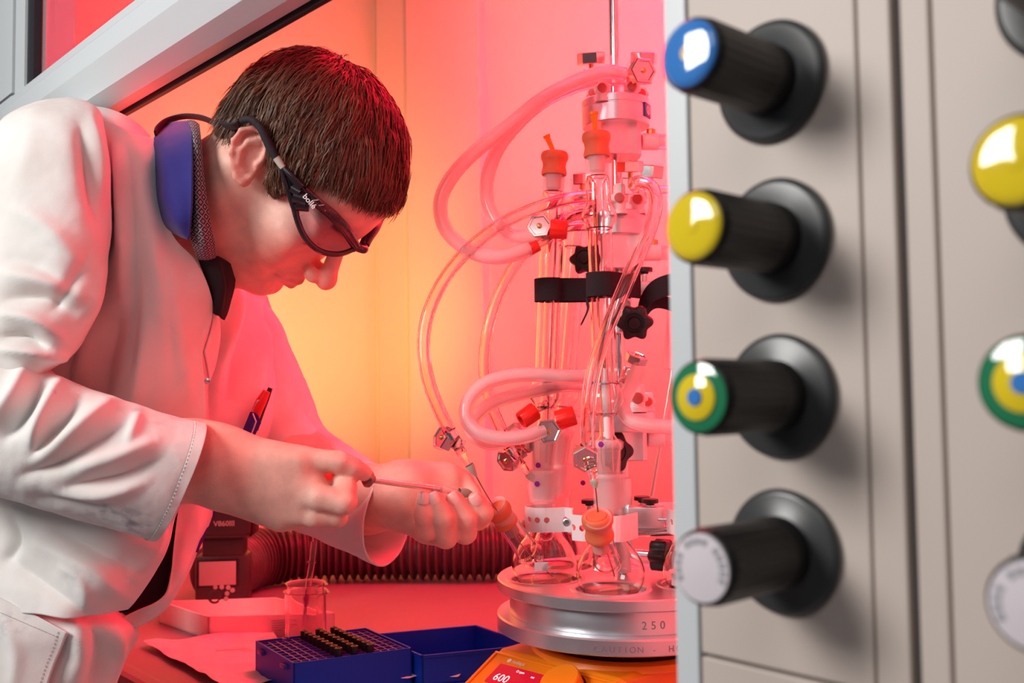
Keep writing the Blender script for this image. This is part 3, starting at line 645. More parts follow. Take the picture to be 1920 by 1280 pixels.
# ---- hoses
def hose(name, pts, r, m, lab, cat='hose', inner=.62, n=90, seg=20):
    t_ = [P(*p) for p in pts]; mb = MB(); sweep(mb, cr(t_, n), r, seg, inner=inner); o = mb.build(name, M[m], None, ang=80); return tag(o, lab, cat)
hose('silicone_hose', [(1172, 137, 1.00), (1135, 135, .995), (1085, 150, .99), (1020, 183, .985), (955, 235, .985), (890, 285, .985), (845, 335, .98), (826, 380, .98), (836, 430, .975), (880, 470, .975), (935, 482, .975), (992, 468, .985)], .0072, 'milky', 'outer milky hose looping widest left from the rod top to a small red cap')
hose('silicone_hose', [(1172, 150, 1.022), (1130, 150, 1.018), (1070, 165, 1.015), (1005, 200, 1.01), (945, 262, 1.005), (917, 320, 1.0), (913, 370, .995), (928, 410, .99), (958, 440, .985), (1003, 446, .987)], .0070, 'milky', 'inner milky hose curving from the rod top to the left hex clamp')
hose('clear_hose', [(1106, 368, .99), (1060, 374, .985), (1000, 392, .98), (940, 420, .975), (880, 466, .97), (832, 525, .965), (802, 590, .96), (794, 650, .955), (803, 712, .95), (822, 765, .948), (843, 808, .945)], .0064, 'pvc', 'leftmost clear tube sweeping from the condensers down to the long needle', inner=.66)
hose('clear_hose', [(1100, 400, 1.03), (1060, 412, 1.03), (1010, 445, 1.03), (970, 490, 1.03), (936, 550, 1.03), (914, 620, 1.03), (908, 690, 1.03), (918, 750, 1.025), (940, 805, 1.02), (958, 845, 1.015)], .0062, 'pvc', 'second clear tube from the left, behind the left condenser', inner=.66)
hose('clear_hose', [(1186, 348, .965), (1200, 342, .958), (1222, 352, .95), (1229, 385, .945), (1218, 430, .94), (1192, 490, .93), (1162, 560, .925), (1133, 630, .92), (1112, 700, .915), (1103, 770, .91), (1102, 838, .915)], .0070, 'pvc', 'clear tube looping over the rod and crossing the centre condenser', inner=.66)
hose('silicone_hose', [(1100, 706, 1.0), (1060, 706, .99), (1010, 702, .985), (960, 704, .98), (912, 718, .975), (880, 748, .97), (875, 785, .965), (900, 812, .96), (945, 822, .96), (985, 818, .965), (1018, 808, .975)], .0070, 'milky', 'upper turn of the milky hose loop at the left condenser foot')
hose('silicone_hose', [(1100, 724, 1.03), (1060, 722, 1.02), (1015, 730, 1.01), (960, 742, 1.0), (915, 760, .995), (885, 790, .99), (888, 815, .985), (915, 830, .99), (950, 826, 1.0), (970, 812, 1.01)], .0068, 'milky', 'lower turn of the milky hose loop, tucked behind the upper one')
hose('silicone_hose', [(1196, 690, .99), (1182, 725, .985), (1168, 757, .975), (1178, 785, .97), (1210, 797, .965), (1260, 800, .96), (1330, 800, .96)], .0072, 'milky', 'short milky hose bending right from the bright tilted clamp')
hose('clear_hose', [(1215, 355, 1.05), (1260, 356, 1.05), (1330, 352, 1.05)], .0045, 'pvc', 'short clear tube running right behind the panel edge', inner=.66, n=20)
hose('clear_hose', [(1105, 395, 1.0), (1075, 400, 1.02), (1040, 425, 1.04), (1020, 470, 1.06)], .0055, 'pvc', 'short clear tube behind the left condenser top', inner=.66, n=30)
# luer adapters and needles below the hoses
def adapter(pa_, pb_, hubm, tip, lab, d, bend=None):
    A = P(*pa_); B = P(*pb_); T_ = P(*tip); ax = nrm(B-A); L = np.linalg.norm(B-A); t = thing('luer_adapter', A, lab, 'needle')
    mb = MB(); lathe(mb, [(.0062, 0), (.0066, .002), (.0066, L*.22), (.0050, L*.26), (.0048, L*.42), (.0052, L*.44), (.0040, L*.48), (.0036, L*.74), (.0042, L*.75)], A, ax, 20); mb.build('clear_luer', M['pvc'], t)
    mb = MB(); lathe(mb, [(.0046, L*.0), (.0070, L*.01), (.0070, L*.16), (.0046, L*.17)], A-ax*.004, ax, 20); mb.build('steel_sleeve', M['steel'], t)
    mb = MB(); lathe(mb, [(.0042, L*.72), (.0044, L*.76), (.0030, L*.88), (.0018, L*.96), (.0012, L), (0, L)], A, ax, 16); mb.build('hub', M[hubm], t)
    mb = MB(); pts = [B-ax*.004, B]+([P(*q) for q in bend] if bend else [])+[T_]; sweep(mb, cr(pts, 24), .00062, 8); mb.build('needle', M['needle'], t); return t
adapter((845, 815, .945), (893, 893, .955), 'hubgrey', (1036, 1080, 1.005), 'long needle with grey hub entering the leaning orange septum', .95, bend=[(919, 938, .968), (965, 1005, .985), (1003, 1050, .997)])
adapter((957, 845, 1.015), (1004, 905, 1.02), 'hubgrey', (1012, 915, 1.03), 'short needle with grey hub ending at the left condenser joint', 1.02)
adapter((1106, 862, .915), (1117, 915, .905), 'hubg', (1152, 1080, .945), 'long needle with green hub entering the centre septum', .91, bend=[(1121, 958, .905), (1124, 990, .91), (1140, 1040, .93)])

# ---- straps, clamp band, knobs
def strap(pts, h, lab, th=.0016, name='velcro_strap', m='velcro', closed=False):
    path = cr(pts, 60, closed=closed); mb = MB(); k = len(path); T = np.gradient(path, axis=0); V = []
    if closed: T = np.roll(path, -1, 0)-np.roll(path, 1, 0)
    for p, t in zip(path, T):
        s_ = nrm(np.cross(ZU, t)); V += [p+s_*th/2+ZU*h/2, p-s_*th/2+ZU*h/2, p-s_*th/2-ZU*h/2, p+s_*th/2-ZU*h/2]
    F = grid_faces(k, 4, cu=closed, cv=True, flip=False)
    if not closed: F += [(0, 1, 2, 3)[::-1], tuple(range(4*k-4, 4*k))]
    mb.add(V, F); o = mb.build(name, M[m], None, ang=50); mod(o, 'BEVEL', width=.0004, segments=1, limit_method='ANGLE'); return tag(o, lab, 'strap')
def ringpts(c, r, a0, a1, n): return [c+np.array([r*math.cos(math.radians(a_)), r*math.sin(math.radians(a_)), 0]) for a_ in np.linspace(a0, a1, n)]
k1 = b1+a1*((zof(542, 1.02)-b1[2])/a1[2]); k2 = b2+a2*((zof(533, .962)-b2[2])/a2[2]); z1 = k1[2]; z2 = k2[2]
strap([k1+[.045, .012, 0]]+ringpts(k1+[0, 0, 0], .0150, 60, 330, 14)[::1]+[k1+[.040, -.004, 0]], .0235, 'black hook and loop strap round the left condenser')
strap([k2+[.030, .02, 0]]+ringpts(k2, .0145, 50, 320, 14)+[k2+[.040, .020, 0]], .0235, 'black hook and loop strap round the centre condenser')
mb = MB(); q = [P(1100, 562, .99), P(1102, 580, .985), P(1092, 604, .98)]; sweep(mb, cr(q, 14), .006, 12, flat=(.0085, .0008), up=(0, -1, 0)); tag(mb.build('strap_tail', M['velcro']), 'dark loose strap end hanging between the two condensers', 'strap')
strap([P(1196, 600, 1.0), P(1204, 572, .992), P(1222, 548, .985), P(1250, 535, .98), P(1290, 528, .985), P(1340, 530, 1.0)], .0215, 'wide black strap arching right to the service panel edge')
strap([P(1205, 590, 1.03), P(1228, 566, 1.03), P(1262, 572, 1.03), P(1300, 590, 1.03)], .014, 'narrower black strap under the wide arching strap')
def starknob(px, py, d, ax, lab, r=.0165, h=.010, lobes=6, stem=.02):
    q = P(px, py, d); ax = nrm(ax); x, y, a_ = frame(ax); t = thing('star_knob', q, lab, 'knob'); V = []; seg = 60
    for rs, hh in ((.0, -h/2), (.9, -h/2), (1., -h/2+.0015), (1., h/2-.002), (.92, h/2-.0004), (.60, h/2), (.56, h/2-.0015), (.40, h/2-.0015), (.34, h/2+.001), (0, h/2+.001)):
        for k in range(seg):
            tt = 2*math.pi*k/seg; rr = max(r*rs, 1e-5)*(1+(.13*math.cos(lobes*tt) if rs > .8 else 0)); V.append(q+a_*hh+(x*math.cos(tt)+y*math.sin(tt))*rr)
    mb = MB(); mb.add(V, grid_faces(10, seg, cv=True, flip=True)); mb.build('grip', M['black'], t, ang=50)
    mb = MB(); cyl(mb, q-ax*(h/2+stem), q-ax*h/2, .0042, 14); mb.build('stem', M['steelb'], t); return t
starknob(1190, 604, .985, (-.15, -.9, -.25), 'black star knob below the arching strap, red rim light')
starknob(1097, 486, 1.06, (-.2, -.95, .1), 'black star knob seen through the centre condenser', r=.0150)
starknob(1152, 846, 1.02, (.35, -.9, .1), 'black star knob beside the lowest manifold', r=.0185, lobes=5)
starknob(1240, 1040, 1.02, (.85, -.5, 0), 'dark cube-like star knob just above the block, at the panel edge', r=.0150, h=.018, lobes=6)
def thumbscrew(px, py, d, lab, r=.0082, s=1.):
    q = P(px, py, d); t = thing('thumb_screw', q, lab, 'knob'); mb = MB(); V = []; seg = 48
    for rs, hh in ((0, -.003), (.5, -.003), (.55, -.001), (1, -.0008), (1, .003), (.85, .0036), (0, .0036)):
        for k in range(seg):
            tt = 2*math.pi*k/seg; rr = max(rs*r, 1e-5)*(1+(.03 if k % 4 < 2 and rs == 1 else 0)); V.append(q+[rr*math.cos(tt), rr*math.sin(tt), hh])
    mb.add(V, grid_faces(7, seg, cv=True, flip=True)); mb.build('knurled_head', M['black'], t, ang=40)
    mb = MB(); cyl(mb, q-ZU*.016, q-ZU*.003, .0026, 12); mb.build('screw', M['steelb'], t)
thumbscrew(1208, 508, 1.0, 'black thumb screw on the grey clamp block by the arching strap')
thumbscrew(1193, 514, 1.035, 'rear black thumb screw half hidden behind the upper clamp block', r=.0065)
thumbscrew(1219, 941, 1.01, 'right black thumb screw on the lower clamp bar')
thumbscrew(1204, 936, 1.045, 'rear black thumb screw on the lower clamp bar')
thumbscrew(1105, 942, 1.06, 'small black thumb screw behind the white perforated band')
t = thing('clamp_block', P(1200, 545, 1.03), 'grey metal clamp block on the rod beside the arching strap', 'clamp')
mb = MB(); q = P(1203, 541, 1.01); box(mb, q, (.017, -.002, 0), (.003, .02, 0), ZU*.0055, bev=.0012); mb.build('block', M['satin'], t)
mb = MB(); cyl(mb, CC+ZU*zof(625), CC+ZU*zof(540), .0125, 36, bev=.001); mb.build('boss', M['satin'], t)
mb = MB(); q = P(1173, 570, 1.029); lathe(mb, [(.0052, 0), (.0052, .0012), (.0036, .0012), (.0034, -.0005), (0, -.0005)], q, (0.05, -1, 0), 24); mb.build('grub_screw', M['steelb'], t)
t = thing('lower_clamp_bar', P(1210, 965, 1.04), 'grey clamp bar with steel rods joining the rod to the white band', 'clamp')
mb = MB(); q = P(1212, 968, 1.015); box(mb, q, (.018, -.002, 0), (.002, .012, 0), ZU*.0105, bev=.001); box(mb, P(1245, 963, 1.05), (.022, 0, 0), (0, .003, 0), ZU*.012, bev=.001); mb.build('bar', M['satin'], t)
mb = MB(); cyl(mb, P(1196, 996, 1.02), P(1300, 992, 1.0), .0055, 18); cyl(mb, P(1228, 974, 1.005), P(1262, 974, 1.0), .0026, 14); mb.build('cross_rod', M['steel'], t)
mb = MB(); box(mb, CC+ZU*-.135+[0, -.008, 0], (.008, 0, 0), (0, .007, 0), ZU*.048, bev=.001); mb.build('upright', M['steelb'], t)
# perforated white band: built cell by cell so that the holes are open
def band(path, h, holes, lab, r=.0030, th=.0012):
    t = thing('perforated_band', path[0], lab, 'band'); path = np.array(path); seg = np.linalg.norm(np.diff(path, axis=0), axis=1); s = np.concatenate([[0], np.cumsum(seg)]); L = s[-1]
    def at(u): return np.array([np.interp(u, s, path[:, i]) for i in range(3)])
    nc = max(1, int(L/.0095)); cw = L/nc; V = []; F = []
    for c in range(nc):
        u0, u1 = c*cw, (c+1)*cw; um = (u0+u1)/2; hole = (c in holes) or holes is None; n = 16; b = len(V)
        for k in range(n):
            tt = 2*math.pi*k/n; cx, cz = math.cos(tt), math.sin(tt); mxx = max(abs(cx), abs(cz)); ou = um+cx/mxx*cw/2; oz = cz/mxx*h/2
            V.append(at(ou)+ZU*oz); V.append(at(um+cx*r)+ZU*cz*r if hole else at(um)+ZU*0)
        for k in range(n):
            k2 = (k+1) % n; F.append((b+2*k, b+2*k2, b+2*k2+1, b+2*k+1))
    mb = MB(); mb.add(V, F); o = mb.build('strip', M['ptfe'], t, smooth=False); mod(o, 'WELD', merge_threshold=.00005); mod(o, 'SOLIDIFY', thickness=th, offset=0); return t, at, L
zbn = P(1040, 976, 1.0)[2]
n1 = F1+ZU*zbn; n2 = F2+ZU*(zbn-.002)
pth = [n1+[.012, .020, 0]]+ringpts(n1, .0185, 120, 285, 14)+[n1+[.028, -.018, 0]]
pth += [n2+[-.036, -.002, 0]]+ringpts(n2, .0190, 215, 330, 10)+[n2+[.028, .010, 0]]
bt, at_, Lb = band(cr(pth, 60), .0245, None if False else {4, 5, 6, 7, 9, 13, 14, 15}, 'white perforated plastic band holding the two front flask necks')
bt2, at2, Lb2 = band(cr([FP[2]+ZU*zbn+v for v in ([-.026, .010, 0], [-.022, -.008, 0], [-.008, -.020, 0], [.012, -.020, 0])], 20), .0235, {1, 3}, 'second white perforated band, at the panel edge')
for px, py, d in ((1063, 979, .987),):
    q = P(px, py, d); mb = MB(); lathe(mb, [(.0040, 0), (.0040, .0012), (.003, .0018), (.0024, .0018), (.0022, .0008), (0, .0008)], q, nrm([-.2, -1, 0]), 20); mb.build('band_screw', M['steelb'], bt)
# thin stand rod and syringe barrel right of the rod
mb = MB(); cyl(mb, P(1222, 930, 1.12), P(1262, 690, 1.12), .0024, 12); o = tag(mb.build('thin_rod', M['steelb']), 'thin leaning steel rod behind the lower clamp bar', 'rod')
mb = MB(); cyl(mb, P(1257, 692, 1.12), P(1266, 560, 1.12), .0080, 18, bev=.001); tag(mb.build('plastic_holder', M['milky']), 'pale plastic sleeve on top of the thin leaning rod', 'holder')
# slim PTFE probe inside the centre condenser
t = thing('thermometer_probe', P(1137, 700, .965), 'slim white probe with pale collar inside the centre condenser', 'probe')
mb = MB(); A = P(1134, 690, .962); B = P(1140, 835, .960); ax = nrm(B-A); L = np.linalg.norm(B-A); lathe(mb, [(.0024, 0), (.0024, L*.15), (.0042, L*.2), (.0042, L*.52), (.003, L*.56), (.0036, L*.6), (.0036, L*.95), (0, L)], A, ax, 16); mb.build('sleeve', M['ptfe'], t)
mb = MB(); cyl(mb, P(1131, 600, .963), A, .0013, 10); mb.build('stem', M['needle'], t)
# ================================================================== THINGS ON THE BENCH
# ---- blue vial rack
zt2 = -.280
A = PZ(479, 1201, zt2); B = PZ(550, 1243, zt2); Cq = PZ(772, 1214, zt2)
u = Cq-B; v = A-B; D = B+u+v*(.92)
v = v-u*0; 
rk = thing('vial_rack', (B+u/2+v/2)*[1, 1, 0]+ZU*zb, 'open blue plastic vial rack with rows of black capped vials, left of the orange hotplate', 'rack')
lu = np.linalg.norm(u); lv = np.linalg.norm(v); un_ = u/lu; vn_ = v/lv; wn = .0018
def RK(a_, b_, z): return B+u*a_+v*b_-ZU*(zt2-z)
mb = MB()
def wall4(mb, O, u, v, z0, z1, w):
    uu = u/np.linalg.norm(u); vv = v/np.linalg.norm(v); O = O*[1, 1, 0]
    for p, q, n in ((O, O+u, vv), (O+v, O+u+v, -vv), (O, O+v, uu), (O+u, O+u+v, -uu)):
        hexa(mb, [p+ZU*z0, q+ZU*z0, q+n*w+ZU*z0, p+n*w+ZU*z0], [p+ZU*z1, q+ZU*z1, q+n*w+ZU*z1, p+n*w+ZU*z1])
wall4(mb, B, u, v, zb+.0005, zt2, wn); mb.build('box', M['blue'], rk, smooth=False)
mb = MB(); hexa(mb, [RK(0, 0, zb), RK(1, 0, zb), RK(1, 1, zb), RK(0, 1, zb)], [RK(0, 0, zb+.002), RK(1, 0, zb+.002), RK(1, 1, zb+.002), RK(0, 1, zb+.002)]); mb.build('base', M['blue'], rk, smooth=False)
NU, NV = 14, 9; zg = zt2-.0055
mb = MB()
for i in range(NU+1):
    a_ = .03+.94*i/NU; box(mb, RK(a_, .5, zg), un_*.0007, v*.47, ZU*.0035)
for j in range(NV+1):
    b_ = .03+.94*j/NV; box(mb, RK(.5, b_, zg), u*.47, vn_*.0007, ZU*.0035)
tag(mb.build('cell_grid', M['bluel'], rk, smooth=False), kind='stuff')
for b_ in (.2, .8):
    mb = MB(); box(mb, RK(-.006, b_, zt2-.008), un_*.003, vn_*.007, ZU*.0025, bev=.0006); mb.build('catch', M['bluel'], rk)
proto = None; vr = .42*lu*.94/NU; nv_ = 0
M['vialcap'] = mat('vial_cap_black', (.012, .010, .012), .35)
for ri, ia in enumerate((5.5, 7.5, 9.5)):
    ia = ia-.0
    for j in range(NV):
        if ri == 2 and j == 8: pass
        q = RK(.03+.94*(ia+.0)/NU, .03+.94*(j+.5)/NV, zb+.0022)
        rows = ('left', 'middle', 'right')[ri]
        if proto is None:
            proto = thing('vial', q, '', 'vial', None); mb = MB(); lathe(mb, [(0, 0), (vr, 0), (vr, .030), (vr*.8, .032), (vr*.8, .034)], q, ZU, 16); mb.build('glass_body', M['glass'], proto)
            mb = MB(); lathe(mb, [(vr*.82, .0335), (vr*1.15, .0335), (vr*1.18, .0345), (vr*1.18, .0445), (vr*1.08, .0455), (vr*.6, .0455), (vr*.5, .0448), (0, .0448)], q, ZU, 20); mb.build('black_cap', M['vialcap'], proto); o = proto
        else:
            o = proto.copy(); C.objects.link(o); o.location = tuple(q)
            for ch in proto.children:
                c_ = ch.copy(); C.objects.link(c_); c_.parent = o; c_.matrix_parent_inverse = proto_inv[ch.name]
        if nv_ == 0: proto_inv = {ch.name: ch.matrix_parent_inverse.copy() for ch in proto.children}
        o['label'] = '%s black capped vial from the front, in the %s row of the blue rack' % (('first', 'second', 'third', 'fourth', 'fifth', 'sixth', 'seventh', 'eighth', 'ninth')[j], rows); o['group'] = 'black capped vials in the blue rack'; nv_ += 1
q = RK(.24, .93, zt2-.006); vt = thing('clear_vial', q, 'single clear uncapped vial at the back left of the blue rack', 'vial'); mb = MB(); lathe(mb, [(0, -.03), (.0042, -.03), (.0042, 0), (.0034, .002), (.0042, .003), (.0042, .007), (.003, .007)], q, ZU, 18); mb.build('glass_body', M['glass'], vt)
# ---- blue lid tray beside it
zl2 = -.286
L0 = PZ(777, 1231, zl2); L1 = PZ(985, 1211, zl2); L2 = PZ(880, 1174, zl2); L3 = PZ(712, 1184, zl2)
# square it up along the rack direction
uu = L1-L0; vv = L2-L1
ld = thing('rack_lid', L0*[1, 1, 0]+ZU*zb, 'upturned blue plastic lid lying right of the vial rack', 'lid')
mb = MB(); Lb0 = L0+un_*.009; W2 = np.linalg.norm(uu); V2 = np.linalg.norm(vv)
wall4(mb, Lb0, nrm(uu)*W2, nrm(vv)*V2, zb+.001, zl2, .0018)
wall4(mb, Lb0-nrm(uu)*.0015-nrm(vv)*.0015, nrm(uu)*(W2+.003), nrm(vv)*(V2+.003), zl2-.003, zl2+.0005, .0025); mb.build('walls', M['blue'], ld, smooth=False)
mb = MB(); o_ = Lb0*[1, 1, 0]; hexa(mb, [o_+ZU*zb, o_+uu*[1, 1, 0]+ZU*zb, o_+(uu+vv)*[1, 1, 0]+ZU*zb, o_+vv*[1, 1, 0]+ZU*zb], [p+ZU*(zb+.003) for p in (o_, o_+uu*[1, 1, 0], o_+(uu+vv)*[1, 1, 0], o_+vv*[1, 1, 0])]); mb.build('base', M['blue'], ld, smooth=False)
mb = MB(); box(mb, PZ(938, 1184, zl2+.002), nrm(vv)*.005, nrm(uu)*.0012, ZU*.006, bev=.0005); mb.build('clip', M['ptfe'], ld)
# ---- white tray
ht = .030; zt3 = zb+ht
A = PZ(331, 1137, zt3); B = PZ(391, 1156, zt3); E_ = PZ(628, 1148, zt3)
ty = thing('white_tray', B*[1, 1, 0]+ZU*zb, 'shallow white open tray with a small label, behind the crumpled tissue', 'tray'); mb = MB()
u = (E_-B)*[1, 1, 0]; v = (A-B)*[1, 1, 0]*1.6; wall4(mb, B, u, v, zb+.0005, zt3, .004)
hexa(mb, [B*[1, 1, 0]+x+ZU*zb for x in (0*u, u, u+v, v)], [B*[1, 1, 0]+x+ZU*(zb+.003) for x in (0*u, u, u+v, v)]); o = mb.build('open_box', M['tray'], ty, smooth=False); mod(o, 'BEVEL', width=.0008, segments=2)
mb = MB(); nt_ = nrm(np.cross(u, ZU)); q = B*[1, 1, 0]+u*.60+ZU*(zb+.016)+nt_*.0006; box(mb, q, nrm(u)*.019, nt_*.0003, ZU*.009); lb = mb.build('paper_label', M['paper'], ty, smooth=False)
M['print'] = mat('grey_print', (.45, .30, .32), .7)
for k in range(5):
    mb = MB(); wln = (.015, .010, .016, .012, .007)[k]; box(mb, q+nt_*.0006+nrm(u)*(wln-.017)+ZU*(.006-k*.0030), nrm(u)*wln, nt_*.0002, ZU*.0005); mb.build('printed_line', M['print'], lb, smooth=False)
# ---- beaker with dropper
bq = PZ(573, 1208, zb); Rb = PZ(611, 1208, zb)[0]-bq[0]
for nm, R, h, lab in (('beaker', Rb, P(573, 1107, bq[1])[2]-zb, 'clear glass beaker holding the dropper, between white tray and blue rack'), ('beaker', Rb*.93, P(573, 1092, bq[1])[2]-zb, 'inner glass beaker nested with its rim above the outer beaker')):
    t = thing(nm, bq+ZU*0, lab, 'beaker')
    b0 = .0 if R == Rb else .0035; pr = [(0, b0), (R*.9, b0), (R*.98, b0+.003), (R, b0+.007), (R, h-.004), (R*1.02, h-.001), (R*1.07, h)]
    if R != Rb: pr = [(0, b0), (R*.88, b0), (R*.95, b0+.003), (R*.955, b0+.008), (R*.955, h-.004), (R*1.0, h-.001), (R*1.07, h)]
    mb = MB(); n = len(pr); inner = [(max(r-.0013, 0), hh+(.0013 if i < 2 else 0)) for i, (r, hh) in enumerate(pr)]
    lathe(mb, pr+inner[::-1], bq, ZU, 48)
    mb.v = [tuple(np.array(p)+(np.array([.008, -.004, 0])*max(0, math.cos(math.atan2(p[1]-bq[1], p[0]-bq[0])+.5))**14 if p[2]-zb > h-.004 else 0)) for p in mb.v]
    mb.build('vessel', M['glass'], t, ang=60)
t = thing('dropper', P(568, 1165, bq[1]), 'glass dropper pipette leaning in the beaker', 'pipette')
mb = MB(); dpt = bq[1]; sweep(mb, [P(568, 1172, dpt), P(572, 1140, dpt), P(574, 1125, dpt), P(582, 1072, dpt+.005), P(585, 1052, dpt+.006), P(589, 1015, dpt+.01)], [.0008, .0014, .0040, .0042, .0042, .0048], 16, inner=.75, n=40); mb.build('glass_tube', M['glass'], t)
mb = MB(); A_ = P(584, 1056, dpt+.005); cyl(mb, A_, A_+nrm(P(589, 1015, dpt+.01)-A_)*.003, .0058, 18); mb.build('collar', M['glass'], t)
mb = MB(); cyl(mb, P(570, 1158, dpt), P(573, 1138, dpt), .0022, 10); mb.build('residue', M['hubgrey'], t)
# ---- crumpled tissues
def tissue(px, lab, amp, seed, nx=46, ny=30, kink=None):
    c = [PZ(*p, zb) for p in px]; V = []
    for i in range(nx):
        for j in range(ny):
            s_, t_ = i/(nx-1), j/(ny-1); p = (c[0]*(1-s_)+c[1]*s_)*(1-t_)+(c[3]*(1-s_)+c[2]*s_)*t_
            e = noise.fractal(Vector((p[0]*22+seed, p[1]*22, seed)), 1., 2., 4); r_ = 1-abs(noise.noise(Vector((p[0]*14+seed, p[1]*30, 3.1*seed))))*1.6
            edge = .012*noise.noise(Vector((s_*4, t_*4, seed+5)))
            V.append(p+[edge*(abs(s_-.5) > .4), edge*(abs(t_-.5) > .4), .0025+amp*max(0, .45+.55*r_+.5*e)])
    mb = MB(); mb.add(V, grid_faces(nx, ny)); o = mb.build('tissue_sheet', M['paper'], None, ang=80); mod(o, 'SOLIDIFY', thickness=.0006); mod(o, 'SUBSURF', levels=1, render_levels=1); return tag(o, lab, 'tissue')
tissue([(268, 1212), (420, 1300), (600, 1275), (500, 1190)], 'crumpled thin tissue sheet lying left of the blue rack', .006, 3.)
tissue([(700, 1283), (860, 1283), (905, 1246), (790, 1262)], 'small creased tissue wedged between blue rack and orange hotplate', .010, 8.)
mb = MB(); cyl(mb, PZ(405, 1218, zb+.012), PZ(476, 1214, zb+.012), .0016, 12); tag(mb.build('glass_rod', M['glass']), 'thin glass stirring rod lying on the crumpled tissue', 'rod')
# ---- corrugated extraction hose
hr = .050
cl = [PZ(*p, zb)*[1, 1, 0] for p in ((395, 1150), (440, 1122), (500, 1108), (600, 1100), (700, 1098), (800, 1098), (900, 1098), (1000, 1094), (1100, 1086))]
cl = cr([p+np.array([0, .05, 0])*1 for p in cl], 900); ds_ = np.concatenate([[0], np.cumsum(np.linalg.norm(np.diff(cl, axis=0), axis=1))]); Lh = ds_[-1]
nn_ = int(Lh/.0016); uS = np.linspace(0, Lh, nn_); path = np.array([[np.interp(s_, ds_, cl[:, i]) for i in range(3)] for s_ in uS]); path[:, 2] = zb+hr+.001
rad = hr-.0050+.0050*np.sign(np.sin(uS/.0150*2*math.pi))*np.abs(np.sin(uS/.0150*2*math.pi))**.7; print('hose e', max((p-P0)@ND for p in path)+hr, eB); mb = MB(); sweep(mb, path, list(rad), 40); tag(mb.build('corrugated_hose', M['hose'], None, ang=80), 'wide corrugated extraction hose lying along the back of the bench', 'hose')
# ---- speedlight
dF = 1.46; sc = dF/FL; X = nrm([1, .12, 0]); Yn = nrm([.12, -1, 0]); c0 = P(415, 1088, dF)
sl = thing('speedlight', P(415, 1130, dF), 'black camera flash unit with small screen, standing behind the white tray', 'flash')
zf0 = zb+.002; ztop = P(415, 1040, dF)[2]
mb = MB(); zc = (zf0+ztop)/2; box(mb, c0*[1, 1, 0]+ZU*zc-Yn*.022, X*.0375, Yn*.024, ZU*(ztop-zf0)/2, bev=.006); bd = mb.build('body', M['flash'], sl)
mb = MB(); box(mb, c0*[1, 1, 0]+ZU*(P(404, 1074, dF)[2])+X*-.005+Yn*.0025, X*.026, Yn*.0008, ZU*.0170, bev=.0006); mb.build('screen', M['screen'], bd)
mb = MB(); box(mb, c0*[1, 1, 0]+ZU*(P(404, 1074, dF)[2])+X*-.005+Yn*.0018, X*.030, Yn*.0008, ZU*.0205, bev=.0006); mb.build('screen_bezel', M['black'], bd)
for bx, by in ((378, 1101), (392, 1100), (404, 1100), (416, 1100), (428, 1101), (380, 1111), (376, 1121), (385, 1124), (426, 1112), (424, 1122), (436, 1106)):
    q = P(bx, by, dF-.002); mb = MB(); lathe(mb, [(.0034, 0), (.0034, .0014), (.0026, .0018), (0, .0018)], q, Yn, 16); mb.build('button', M['screen'], bd)
mb = MB(); lathe(mb, [(.0105, 0), (.0105, .002), (.009, .003), (.006, .003), (.005, .0018), (0, .0018)], P(403, 1119, dF-.002), Yn, 32); mb.build('dial', M['flash'], bd)
mb = MB(); box(mb, P(418, 1020, dF)-Yn*.020, X*.030, Yn*.020, ZU*.018, bev=.004); mb.build('swivel_neck', M['flash'], sl)
mb = MB(); hq = P(420, 972, dF)
V = []
for z_, w_, y0, y1 in ((-.027, .034, .004, -.05), (-.020, .038, .008, -.055), (.020, .040, .010, -.060), (.032, .036, .006, -.056)):
    for sx, yy in ((-1, y0), (1, y0), (1, y1), (-1, y1)): V.append(hq+X*w_*sx+Yn*yy+ZU*z_)
mb.add(V, grid_faces(4, 4, cv=True)+[(3, 2, 1, 0), (12, 13, 14, 15)]); o = mb.build('flash_head', M['flash'], sl, ang=20); mod(o, 'BEVEL', width=.004, segments=3)
txt('V860III', .0105, P(400, 989, dF-.0125)+ZU*.002, X, ZU, M['screen'], 'model_lettering', o, depth=.0002, bold=.0002)
mb = MB(); box(mb, hq+X*.041+Yn*-.02, X*.004, Yn*.02, ZU*.024, bev=.003); mb.build('side_release', M['flash'], sl)
